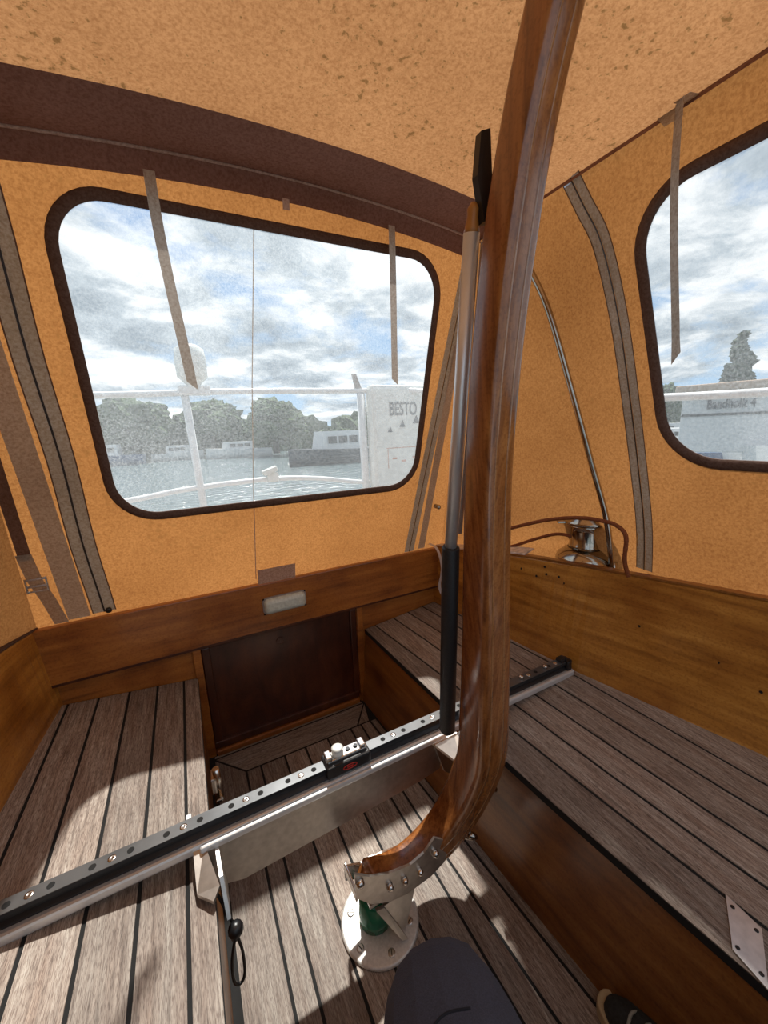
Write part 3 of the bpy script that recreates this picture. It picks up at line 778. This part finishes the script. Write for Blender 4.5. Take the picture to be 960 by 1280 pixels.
# ------------------------------------------------------------ rudder stock and tiller
t = thing('rudder_stock', 'round steel base flange with green ring on the floor', 'rudder stock', (.299, .704, 0))
mb = MB(); mb.lathe((.299, .704, 0), [(.099, 0), (.101, .004), (.099, .009), (.095, .010), (.04, .011)], 64); fl_ = mb.build('flange', M['flange'], t)
for k in range(6):
    a = math.radians(25+60*k); mb = MB()
    c = (.299+.077*math.cos(a), .704+.077*math.sin(a), .0102); mb.lathe(c, [(.0095, 0), (.009, .0015), (.006, .002)], 16); mb.box((c[0], c[1], c[2]+.002), (.013, .002, .001), 1, Matrix.Rotation(a*2.3, 3, 'Z')); mb.build('screw', [M['satin'], M['caulk']], fl_)
mb = MB(); mb.lathe((.290, .712, .010), [(.042, 0), (.042, .025), (.040, .03), (.040, .075), (.033, .082)], 40); mb.build('green_seal', M['green'], t)
mb = MB(); mb.lathe((.290, .712, .09), [(.030, 0), (.030, .02), (.022, .022), (.022, .09)], 32); mb.build('stock', M['satin'], t)

t = thing('tiller', 'tall laminated wooden tiller raised upright from its steel head', 'tiller', (.30, .704, .10))
cen = [(.262, .700, .178), (.32, .700, .148), (.385, .700, .135), (.45, .700, .150), (.505, .694, .190), (.548, .680, .262), (.567, .658, .35), (.572, .635, .444), (.563, .620, .552), (.538, .590, .788), (.509, .560, .987), (.487, .535, 1.152), (.471, .510, 1.289), (.464, .490, 1.407), (.460, .470, 1.509), (.459, .450, 1.597), (.461, .430, 1.675), (.464, .410, 1.74), (.466, .398, 1.79), (.467, .392, 1.825)]
ws = [.052, .062, .072, .078, .084, .090, .093, .094, .092, .080, .071, .065, .0625, .061, .060, .057, .056, .0545, .053, .048]
pp = smooth_path(cen, 6); sc = []
for i in range(len(ws)-1):
    for k in range(6): sc.append(ws[i]+(ws[i+1]-ws[i])*k/6)
sc.append(ws[-1])
rr = rrect(-.5, .5, -.5, .5, .17, 4)
def sweep_xz(mb, path, sect, scales, mif=None):
    n = len(path); rings = []
    for i, p in enumerate(path):
        tt = (path[min(i+1, n-1)]-path[max(i-1, 0)]).normalized()
        b = V((0, 1, 0)); a = b.cross(tt).normalized(); b = tt.cross(a).normalized()
        rings.append([mb.bm.verts.new(p+a*q[0]*scales[i]+b*q[1]*scales[i]) for q in sect])
    m = len(sect)
    for i in range(n-1):
        for j in range(m):
            mb.fv([rings[i][j], rings[i][(j+1) % m], rings[i+1][(j+1) % m], rings[i+1][j]], mif(j) if mif else 0, True)
    mb.fv(rings[0][::-1], 0); mb.fv(rings[-1], 0)
mb = MB(); sweep_xz(mb, pp, rr, sc); mb.build('shaft', M['tiller'], t)
# pale lamination lines inlaid along the shaft on the face towards the seat
for q in (-.22, .18):
    mb = MB(); sweep_xz(mb, pp[8:-2], [(q-.035, -.502), (q+.035, -.502), (q+.035, -.49), (q-.035, -.49)], sc[8:-2]); mb.build('lamination', M['tillerlight'], t)
mb = MB()   # cheek plates
def arcplate(pts, y, dy): mb.prism([(x, y, z) for x, z in pts], (0, dy, 0))
arcplate([(.223, .262), (.26, .230), (.31, .204), (.369, .190), (.41, .200), (.442, .228), (.470, .205), (.486, .165), (.470, .130), (.43, .112), (.36, .106), (.31, .116), (.26, .146), (.225, .19)], .664, -.006); np_ = mb.build('near_cheek_plate', M['satin'], t)
mb = MB(); arcplate([(.225, .185), (.27, .165), (.33, .160), (.42, .14), (.42, .11), (.3, .10), (.225, .14)], .738, .005); mb.build('far_cheek_plate', M['steel'], t)
mb = MB(); mb.box((.227, .700, .185), (.006, .072, .03), 0, None, .002); mb.build('end_plate', M['steel'], t)
for x, z, r in ((.309, .168, .009), (.350, .158, .009), (.394, .155, .009), (.441, .182, .010), (.234, .232, .010)):
    mb = MB(); mb.lathe((x, .659, z), [(r, 0), (r, .004), (r*.95, .009), (r*.5, .013), (r*.2, .014)], 16, 0, (0, -1, 0)); mb.build('bolt', M['steel'], np_)
for x, z in ((.632, .280), (.565, .160)):
    mb = MB(); d = (.75, -.5, -.15); mb.lathe((x, .655, z), [(.010, -.02), (.010, 0), (.0085, .004), (.006, .010), (.003, .012)], 14, 0, d); mb.build('pin', M['chrome'], t)
mb = MB()   # wedge shaped head bracket under the cheek plates
mb.prism([(.270, .655, .120), (.292, .655, .115), (.338, .625, .020), (.322, .625, .028)], (0, .008, 0))
mb.prism([(.292, .660, .112), (.385, .664, .108), (.375, .664, .065), (.338, .640, .022)], (.0, .008, 0)); mb.build('head_bracket', M['satin'], t)
mb = MB(); mb.prism([(.26, .67, .112), (.40, .67, .112), (.40, .735, .112), (.26, .735, .112)], (0, 0, .010)); mb.build('head_plate', M['satin'], t)

# tiller extension
t = thing('tiller_extension', 'silver telescopic tiller extension with black foam grip', 'tiller extension', (.438, .52, 1.55))
top = V((.432, .52, 1.533)); mid = V((.4665, .62, 1.004)); bot = V((.514, .70, .488))
mb = MB(); mb.tube([top, mid+(mid-top)*.02], .0125, 24); mb.build('silver_tube', M['alu'], t)
mb = MB(); mb.tube([mid+(top-mid).normalized()*.004, mid, lerp(mid, bot, .5), bot, bot+V((.001, .002, -.006))], .0185, 24, 0, [.85, 1, 1.03, 1.07, .8]); mb.build('foam_grip', M['rubber'], t)
mb = MB(); mb.lathe(top, [(.0125, 0), (.011, .006), (.0085, .02), (.009, .03), (.004, .038)], 18, 0, tuple(top-mid)); mb.build('amber_cap', M['woodtip'], t)
mb = MB(); mb.prism([(.437, .498, 1.54), (.428, .503, 1.60), (.434, .503, 1.655), (.448, .500, 1.66), (.452, .494, 1.54)], (0, .012, 0)); mb.tube([top+V((0, 0, .02)), (.452, .50, 1.575)], .006, 10); mb.build('bracket', M['black'], t)
mb = MB(); mb.tube([top+V((.018, -.006, -.012)), lerp(top, mid, .5)+V((.019, -.006, 0)), mid+V((.019, -.006, .03))], .0042, 10); mb.build('tube_highlight', M['whiterope'], t)  # pale rod modelled as the second highlight along the silver tube

# ------------------------------------------------------------ person
def skin(name, verts, edges, radii, mat, parent, sub=2, root=0):
    me = bpy.data.meshes.new(name); me.from_pydata([tuple(v) for v in verts], edges, []); me.materials.append(mat)
    o = bpy.data.objects.new(name, me); COL.objects.link(o); o.parent = parent
    o.modifiers.new('skin', 'SKIN'); sl = me.skin_vertices[0].data
    for i, r in enumerate(radii): sl[i].radius = (r, r) if not isinstance(r, tuple) else r; sl[i].use_root = (i == root)
    s = o.modifiers.new('sub', 'SUBSURF'); s.levels = sub; s.render_levels = sub
    return o
t = thing('person', 'seated person in dark navy trousers, only knee and shoe tip in view', 'person', (0, 0, 0))
pv = [(.10, -.22, .50), (.11, -.27, .68), (.11, -.30, .88), (.10, -.30, 1.0),
      (.03, -.14, .48), (.12, .06, .49), (.190, .215, .480), (.225, .335, .465), (.245, .345, .38), (.30, .28, .22), (.29, .22, .10),
      (.22, -.16, .48), (.40, -.10, .48), (.55, -.04, .47), (.59, -.01, .40), (.64, .05, .25), (.675, .10, .11)]
pe = [(0, 1), (1, 2), (2, 3), (0, 4), (4, 5), (5, 6), (6, 7), (7, 8), (8, 9), (9, 10), (0, 11), (11, 12), (12, 13), (13, 14), (14, 15), (15, 16)]
pr = [.13, .13, .13, .09, .10, (.12, .10), (.122, .10), (.082, .072), .078, .065, .055, .09, .082, .072, .065, .058, .050]
skin('trousers', pv, pe, pr, M['navy'], t)
# seam on the knee
mb = MB(); mb.tube(smooth_path([(.105, .20, .585), (.135, .245, .580), (.18, .262, .580), (.215, .25, .583)], 6), .0016, 6); mb.build('knee_seam', M['stitch'], t)
def shoe(cx, cy, ang, parent):
    R3 = Matrix.Rotation(ang, 3, 'Z'); o = V((cx, cy, 0))
    def out(k, s=1.):   # sole outline, toe to +y
        pts = []
        for i in range(36):
            a = 2*math.pi*i/36; y = math.sin(a); x = math.cos(a)
            w = .047 if y > 0 else .036
            pts.append((math.copysign(abs(x)**.8, x)*w*s+(.004 if y > 0 else 0), math.copysign(abs(y)**.85, y)*.145*s))
        return pts
    mb = MB(); rows = []
    for s, z in ((.96, .0), (1., .006), (1., .012), (.99, .014), (1., .016), (1., .030), (.975, .034), (.93, .031)): rows.append([o+R3 @ V((x, y, z)) for x, y in out(0, s)])
    mb.grid(rows, 0, True, True); mb.face(rows[0]); mb.face(rows[-1]); sole_ = mb
    mb = MB(); rows = []
    for s, z in ((.93, .030), (.92, .042), (.84, .060), (.66, .078), (.4, .09)):
        rows.append([o+R3 @ V((x, y-(1-s)*.05, z+(.03 if y < -.02 else 0)*(1-s)*2)) for x, y in out(0, s)])
    mb.grid(rows, 0, True, True); mb.face(rows[-1]); up_ = mb.build('shoe', M['shoe'], parent); sole_.build('shoe_sole', M['sole'], up_)
    mb = MB()
    for k in range(4):
        y = .075-.025*k; mb.tube(smooth_path([o+R3 @ V((-.024, y, .068+.007*k)), o+R3 @ V((0, y+.006, .080+.008*k)), o+R3 @ V((.024, y, .068+.007*k))], 4), .003, 6)
    mb.build('shoe_lace', M['lace'], up_)
shoe(.660, .198, .06, t); shoe(.27, .235, -.1, t)

# ------------------------------------------------------------ outside
WZ = -.95
mb = MB(); mb.face([(-300, 2.9, WZ), (300, 2.9, WZ), (300, 500, WZ), (-300, 500, WZ)]); mb.face([(1.9, -200, WZ), (300, -200, WZ), (300, 2.9, WZ), (1.9, 2.9, WZ)]); mb.face([(-300, -200, WZ), (-1.3, -200, WZ), (-1.3, 2.9, WZ), (-300, 2.9, WZ)])
tag(mb.build('water', M['water'], auto=False), kind='structure')
t = thing('pushpit_rail', 'white tubular stern rail seen through the back window', 'railing', (.4, 2.4, .6))
RY = 2.4
for name, pts, r in (('top_rail', [(-1.0, RY-.25, 1.45), (-.4, RY-.02, 1.462), (.3, RY, 1.487), (1.1, RY, 1.497), (1.45, RY-.1, 1.49), (1.75, RY-.6, 1.40), (1.88, 1.0, 1.335), (1.98, .2, 1.32)], .017),
                     ('lower_rail', [(-.9, RY-.2, .90), (-.264, RY, .934), (.026, RY, .965), (.45, RY, .978), (.75, RY, .955), (1.07, RY, .90), (1.4, RY-.1, .88), (1.75, RY-.6, .88)], .015)):
    mb = MB(); mb.tube(smooth_path(pts, 8), r, 14); mb.build(name, M['raildim'], t)
for x, y in ((.055, RY), (1.085, RY), (1.80, RY-.8), (-.95, RY-.22), (1.87, .5)):
    mb = MB(); mb.tube([(x+(.025 if x < .1 else .01), y, .60), (x, y, 1.48 if x < 1.5 else 1.34)], .020 if x < 1 else .026, 14); mb.build('stanchion', M['raildim'], t)
t = thing('rail_lantern', 'white mushroom shaped lantern on the stern rail post', 'lantern', (.10, 2.4, 1.50))
mb = MB(); mb.lathe((.105, RY, 1.50), [(.03, 0), (.035, .02), (.055, .04), (.075, .06), (.078, .15), (.07, .20), (.04, .22), (.01, .225)], 28); mb.build('cap', M['white'], t)
mb = MB(); mb.box((.105, RY, 1.49), (.16, .06, .05), 0, None, .01); mb.build('clamp', M['raildim'], t)
mb = MB(); mb.box((.47, RY-.01, .99), (.07, .05, .06), 0, None, .01); mb.box((.455, RY-.02, 1.03), (.09, .05, .03), 0, Matrix.Rotation(-.3, 3, 'Y'), .006)
tag(mb.build('rail_clamp', M['white'], loc=(.47, RY, .97)), 'white clamp block on the lower stern rail', 'clamp')
mb = MB(); mb.prism([(1.05, RY-.01, 1.51), (1.09, RY-.01, 1.51), (1.055, RY-.01, 1.60), (1.03, RY-.01, 1.60)], (0, .02, 0))
tag(mb.build('rail_cleat', M['deck'], loc=(1.07, RY, 1.51)), 'small grey wedge standing on the stern rail', 'rail fitting')
t = thing('lifebuoy_case', 'white rescue case with printed letters BESTO on the stern rail', 'rescue case', (1.34, 2.36, .85))
mb = MB(); mb.box((1.37, 2.37, 1.19), (.50, .10, .68), 0, None, .03); mb.build('case', M['white'], t)
def text(body, size, x, y, z, mat, parent, name, ext=.001, rot=(math.pi/2, 0, 0)):
    cu = bpy.data.curves.new(name, 'FONT'); cu.body = body; cu.size = size; cu.extrude = ext; cu.offset = size*.02; cu.align_x = 'CENTER'; cu.align_y = 'CENTER'
    o = bpy.data.objects.new('tmp_text', cu); COL.objects.link(o)
    dg = bpy.context.evaluated_depsgraph_get(); me = bpy.data.meshes.new_from_object(o.evaluated_get(dg))
    bpy.data.objects.remove(o); me.name = name; me.materials.clear(); me.materials.append(mat)
    off = V((0, 0, 0)); q = parent
    while q is not None: off += q.location; q = q.parent
    from mathutils import Euler
    me.transform(Matrix.Translation(V((x, y, z))-off) @ Euler(rot).to_matrix().to_4x4() @ Matrix.Diagonal((.70, 1.15, 1, 1)))
    ob = bpy.data.objects.new(name, me); COL.objects.link(ob); ob.parent = parent
    return ob
text('BESTO', .105, 1.355, 2.318, 1.372, M['ink'], t, 'lettering')
for x, z, s in ((1.25, 1.24, .7), (1.345, 1.275, .9), (1.455, 1.30, 1.1)): mb = MB(); mb.prism([(x-.025*s, 2.319, z-.02*s), (x+.025*s, 2.319, z-.02*s), (x+.004, 2.319, z+.03*s)], (0, -.002, 0)); mb.build('pictogram', M['ink'], t)
for c_, s_ in (((1.37, 2.3195, 1.12), (.30, .002, .004)), ((1.23, 2.3195, 1.05), (.004, .002, .13)), ((1.28, 2.3195, 1.05), (.035, .002, .012)), ((1.35, 2.3195, 1.03), (.035, .002, .012)), ((1.44, 2.3195, 1.05), (.035, .002, .012))): mb = MB(); mb.box(c_, s_); mb.build('instruction_print', M['paleink'], t)

def tree(x, y, h, w, kind, label):
    t = thing('tree', label, 'tree', (x, y, WZ+.3), 'trees on the far harbour bank')
    rnd = random.Random(int(x*13+y*7))
    mb = MB(); mb.tube([(x, y, WZ+.2), (x+.1, y, WZ+h*.5)], w*.05+.05, 8, 0, [1, .6]); mb.build('trunk', M['bark'], t)
    mb = MB(); tb = bmesh.new()
    n = 16 if kind == 'round' else 14
    for k in range(n):
        if kind == 'round':
            a = rnd.random()*6.28; r = rnd.random()**.5*w*.36; c = V((x+r*math.cos(a), y+r*math.sin(a), WZ+h*(.34+.5*rnd.random()))); rad = w*(.15+.10*rnd.random())
        else:
            u = k/n; a = rnd.random()*6.28; r = w*.3*(1-u)*rnd.random(); c = V((x+r*math.cos(a), y+r*math.sin(a), WZ+h*(.15+.78*u))); rad = w*(.30*(1-u)+.07)
        s = bmesh.new(); bmesh.ops.create_icosphere(s, subdivisions=3, radius=1)
        for v in s.verts:
            d = 1+.55*noise.noise(v.co*2.3+c)+.45*noise.noise(v.co*6+c)
            v.co = v.co*rad*d; v.co.z *= .8
        mb.merge(s, Matrix.Translation(c), 0, False); s.free()
    mb.build('crown', M['tree'] if kind == 'round' else M['tree2'], t)
TL = [(-18, 47, 6.0, 7, 'round', 'low tree farthest left on the bank behind the back window'),
      (-11, 49, 5.2, 7, 'round', 'second low tree from the left behind the back window'),
      (-4, 45, 5.6, 7, 'round', 'broad tree left of the lantern on the far bank'),
      (3.2, 46, 5.6, 6.5, 'round', 'tree just right of the rail lantern on the far bank'),
      (8.5, 40, 6.0, 6.0, 'round', 'tallest broad tree near the middle seam of the back window'),
      (23, 47, 5.2, 4.0, 'round', 'dark bushy tree left of the white rescue case'),
      (28.3, 46, 5.6, 4.2, 'round', 'dark bushy tree just beside the white rescue case'),
      (46, 25, 6.4, 4.5, 'round', 'leftmost green tree behind the right side window'),
      (51, 20, 11.3, 5.0, 'tall', 'tall slender conifer behind the right side window'),
      (52, 16.5, 8.5, 4.5, 'tall', 'shorter conifer beside the tall one in the right side window'),
      (60, 17, 7.5, 4.5, 'round', 'round tree right of the conifers in the right side window'),
      (55, 12.5, 6.5, 5, 'round', 'low tree above the moored boats in the right side window')]
for a in TL: tree(*a)
# bank
mb = MB()
mb.grid([[(-90, 52, WZ-.1), (-90, 54, WZ+.9), (-90, 90, WZ+2.2)], [(0, 50, WZ-.1), (0, 52, WZ+.9), (0, 90, WZ+2.2)], [(32, 50, WZ-.1), (34, 53, WZ+.9), (60, 90, WZ+2.2)], [(62, 32, WZ-.1), (64, 34, WZ+.9), (120, 60, WZ+2.2)], [(68, -20, WZ-.1), (70, -20, WZ+.9), (130, -30, WZ+2.2)]])
tag(mb.build('harbour_bank', M['bank']), kind='structure')

def boat(x, y, L, ang, hullm, label, cabin=1., mast=0., cover=None, name='moored_boat', txt=None):
    t = thing(name, label, 'boat', (x, y, WZ)); R3 = Matrix.Rotation(ang, 3, 'Z'); o = V((x, y, WZ))
    W = L*.17; H = L*.11+.15
    def P(px, py, pz): return o+R3 @ V((px, py, pz))
    mb = MB(); rows = []
    for i in range(15):
        u = i/14; px = (u-.5)*L; w = W*min(1, (1-u)**.55*1.35)*(.82+.18*math.sin(min(1, u*2)*math.pi/2)); sh = H*(1+.25*u*u)
        rows.append([P(px, -w, sh), P(px, -w*.92, sh*.5), P(px-(.0), -w*.6, -.1), P(px, w*.6, -.1), P(px, w*.92, sh*.5), P(px, w, sh)])
    mb.grid(rows, 0, True); mb.face(rows[0])
    mb.grid([[r[0], r[5]] for r in rows], 0, False); mb.build('hull', hullm, t)
    if cabin:
        mb = MB(); c = [(-L*.22, -W*.62), (L*.2, -W*.5), (L*.27, 0), (L*.2, W*.5), (-L*.22, W*.62)]
        z0, z1 = H*.98, H*.98+.75*cabin
        lo = [P(a, b, z0) for a, b in c]; hi = [P(a*.9-.05, b*.9, z1) for a, b in c]
        mb.grid([lo, hi], 0, False, True); mb.face(hi); cb = mb.build('cabin', M['hull'], t)
        for s in (-1, 1):
            for k in range(3):
                a0 = -L*.17+k*L*.11; q = [P(a0, s*W*.60, z0+.28*cabin), P(a0+L*.085, s*W*.58, z0+.28*cabin), P(a0+L*.085, s*W*.575, z0+.55*cabin), P(a0, s*W*.59, z0+.55*cabin)]
                mb = MB(); mb.prism(q, R3 @ V((0, s*.03, 0))); mb.build('cabin_window', M['windowdark'], cb)
    if cover:
        mb = MB(); rows = []
        for k in range(7):
            a = math.pi*k/6; rows.append([P(-L*.45, W*.75*math.cos(a), H+.2+.9*cabin*math.sin(a)), P(-L*.05, W*.6*math.cos(a), H+.35+1.0*cabin*math.sin(a))])
        mb.grid(rows, 0, True); mb.face([r[0] for r in rows]); mb.face([r[1] for r in rows]); mb.build('cockpit_cover', cover, t)
    if mast:
        mb = MB(); mb.tube([P(L*.06, 0, H), P(L*.06, 0, mast)], .07, 8); mb.tube([P(L*.06, 0, H+1.2), P(-L*.38, 0, H+1.15)], .06, 8); mb.build('mast', M['mast'], t)
    if txt:
        tx = text(txt, .5, 0, 0, 0, M['ink'], t, 'lettering', .01, (math.pi/2, 0, 0))
        tx.data.transform(Matrix.Translation(t.location)); tx.data.transform(Matrix.Translation(-t.location+V((0, 0, 0))))
        tx.data.transform(Matrix.Translation(R3 @ V((.2, -W*1.0-.03, H*.8))) @ R3.to_4x4() @ Matrix.Translation(t.location) @ Matrix.Translation(-V((0, 0, 0))-t.location))
        # written on the side facing the cockpit
    return t
boat(-13, 42, 7, 2.9, M['hull'], 'white motor boat farthest left across the water', 1.2)
boat(-6, 41, 6, 3.0, M['bluehull'], 'blue hulled boat moored left of the rail post', 1.3)
boat(-.3, 43, 4.6, .1, M['hull'], 'small white boat moored just left of the rail post', 1.)
boat(5, 40, 6, 3.0, M['hull'], 'small white boat moored right of the rail post', 1.)
boat(9.6, 25.5, 7.0, 3.2, M['darkhull'], 'dark hulled cruiser with light cabin right of the middle seam', 1.7)
boat(16.6, 28, 6.5, 3.0, M['darkhull'], 'dark motor yacht moored left of the white rescue case', 1.4, cover=M['bluehull'])
boat(14.6, 4.1, 10.5, .27+math.pi, M['hull'], 'large white cabin cruiser filling the right edge of the side window', 1.9)
bt_ = bpy.context.scene.collection.objects[-1]
bt_ = [o for o in COL.objects if o.get('label', '').startswith('large white cabin')][0]
mb = MB(); Rz = Matrix.Rotation(.27, 3, 'Z'); mb.box((10.9, 4.35, 1.10), (.06, 1.7, 1.35), 0, Rz, .02); mb.build('spray_hood', M['hull'], bt_)
mb = MB(); mb.box((10.85, 4.34, 1.27), (.03, 1.66, .05), 0, Rz); mb.build('hood_stripe', M['windowdark'], bt_)
mb = MB(); mb.box((11.0, 4.38, 1.86), (.9, 1.9, .16), 0, Rz, .04); mb.build('hood_top', M['tan'], bt_)
text('Bandholk 4', .26, 10.83, 4.30, 1.49, M['ink'], bt_, 'lettering', .004, (math.pi/2, 0, .27-math.pi/2))
boat(24, 11.5, 8, -1.9, M['hull'], 'white yacht moored in the row left of the large cruiser', .8)
boat(33, 17, 8, -1.6, M['hull'], 'distant white yacht in the left corner of the right window', 1., mast=0)
boat(17.5, 8.3, 6, -1.9, M['bluehull'], 'blue boat moored low between the white yachts', .6)

# house far right
mb = MB(); rb = random.Random(3)
for k in range(75):
    if k < 50: x, y = -40+k*1.55, 51.5+rb.random()*1.5
    else: x, y = 50+.5*(k-50), 42-1.7*(k-50)
    s_ = bmesh.new(); bmesh.ops.create_icosphere(s_, subdivisions=3, radius=1); c = V((x, y, WZ+1.0)); rd = 1.5+1.6*rb.random()
    for v in s_.verts: v.co = v.co*rd*(1+.5*noise.noise(v.co*2.2+c)+.4*noise.noise(v.co*6+c))
    mb.merge(s_, Matrix.Translation(c), 0, False); s_.free()
tag(mb.build('bank_bushes', M['tree']), 'low green bushes growing all along the far harbour bank', 'bushes', kind='stuff')
t = thing('boathouse', 'low house with tiled roof behind the trees at right', 'building', (62, 8, WZ+1))
mb = MB(); mb.box((62, 8, WZ+2.4), (6, 14, 3)); mb.build('wall', M['hull'], t)
mb = MB(); mb.prism([(58.6, .6, WZ+3.9), (65.4, .6, WZ+3.9), (62, .6, WZ+6.6)], (0, 14.8, 0)); mb.build('roof', M['roofred'], t)

# ------------------------------------------------------------ world, sun, camera
w = bpy.data.worlds.new('sky'); scene.world = w; w.use_nodes = True
nt = w.node_tree; nt.nodes.clear()
out = nt.nodes.new('ShaderNodeOutputWorld'); bg = nt.nodes.new('ShaderNodeBackground')
tc = nt.nodes.new('ShaderNodeTexCoord'); sep = nt.nodes.new('ShaderNodeSeparateXYZ'); nt.links.new(tc.outputs['Generated'], sep.inputs[0])
def math_(op, a, b=None):
    n = nt.nodes.new('ShaderNodeMath'); n.operation = op
    for i, v in enumerate((a, b)):
        if v is None: continue
        if isinstance(v, (int, float)): n.inputs[i].default_value = v
        else: nt.links.new(v, n.inputs[i])
    return n.outputs[0]
zz_ = math_('ADD', math_('MAXIMUM', sep.outputs[2], 0.), .22)
cmb = nt.nodes.new('ShaderNodeCombineXYZ')
nt.links.new(math_('DIVIDE', sep.outputs[0], zz_), cmb.inputs[0]); nt.links.new(math_('DIVIDE', sep.outputs[1], zz_), cmb.inputs[1])
cmb.inputs[2].default_value = 3.7
n1 = N(nt, 'ShaderNodeTexNoise', Scale=1.7, Detail=10., Roughness=.6, Distortion=.3); nt.links.new(cmb.outputs[0], n1.inputs['Vector'])
cmb2 = nt.nodes.new('ShaderNodeVectorMath'); cmb2.operation = 'ADD'; nt.links.new(cmb.outputs[0], cmb2.inputs[0]); cmb2.inputs[1].default_value = (5.2, 1.3, 2)
n2 = N(nt, 'ShaderNodeTexNoise', Scale=2.3, Detail=9., Roughness=.62, Distortion=.3); nt.links.new(cmb2.outputs[0], n2.inputs['Vector'])
cover = ramp(nt, n1.outputs['Fac'], [(.38, (0, 0, 0)), (.50, (1, 1, 1))]).outputs[0]
cloud = ramp(nt, n2.outputs['Fac'], [(.36, (.27, .33, .39)), (.46, (.48, .55, .61)), (.54, (.86, .89, .91)), (.64, (1.15, 1.15, 1.15))]).outputs[0]
blue = ramp(nt, sep.outputs[2], [(.0, (.42, .62, .82)), (.5, (.13, .29, .60))]).outputs[0]
sky = mix(nt, cover, blue, cloud)
nt.links.new(sky, bg.inputs['Color']); bg.inputs['Strength'].default_value = 1.0
nt.links.new(bg.outputs[0], out.inputs[0])

sun = bpy.data.lights.new('sun', 'SUN'); so = bpy.data.objects.new('sun', sun); COL.objects.link(so)
sun.energy = 6.5; sun.angle = math.radians(1.6); sun.color = (1., .95, .87)
d = V((-.20, -.50, -1.0)).normalized()
so.rotation_euler = d.to_track_quat('-Z', 'Y').to_euler(); so.location = (0, 3, 6)

cam = bpy.data.cameras.new('camera'); co = bpy.data.objects.new('camera', cam); COL.objects.link(co)
f = V((-256, -94, 484)).normalized(); r = V((970, -143, 484)); r = (r-f*r.dot(f)).normalized(); u = f.cross(r)
if u.y > 0: u = -u
# camera axes (right, down, forward) expressed in world (right, forward, up)
camR = V((r.x, f.x, u.x)); camD = V((r.y, f.y, u.y)); camF = V((r.z, f.z, u.z))
mat = Matrix((camR, -camD, -camF)).transposed().to_4x4(); mat.translation = (0, 0, 1.25)
co.matrix_world = mat
cam.sensor_fit = 'VERTICAL'; cam.sensor_height = 36; cam.lens = 36*484/1280; cam.clip_start = .02; cam.clip_end = 1000
scene.camera = co
vs = scene.view_settings; vs.view_transform = 'Standard'; vs.look = 'None'; vs.gamma = 1; vs.use_curve_mapping = False; vs.exposure = 0.18
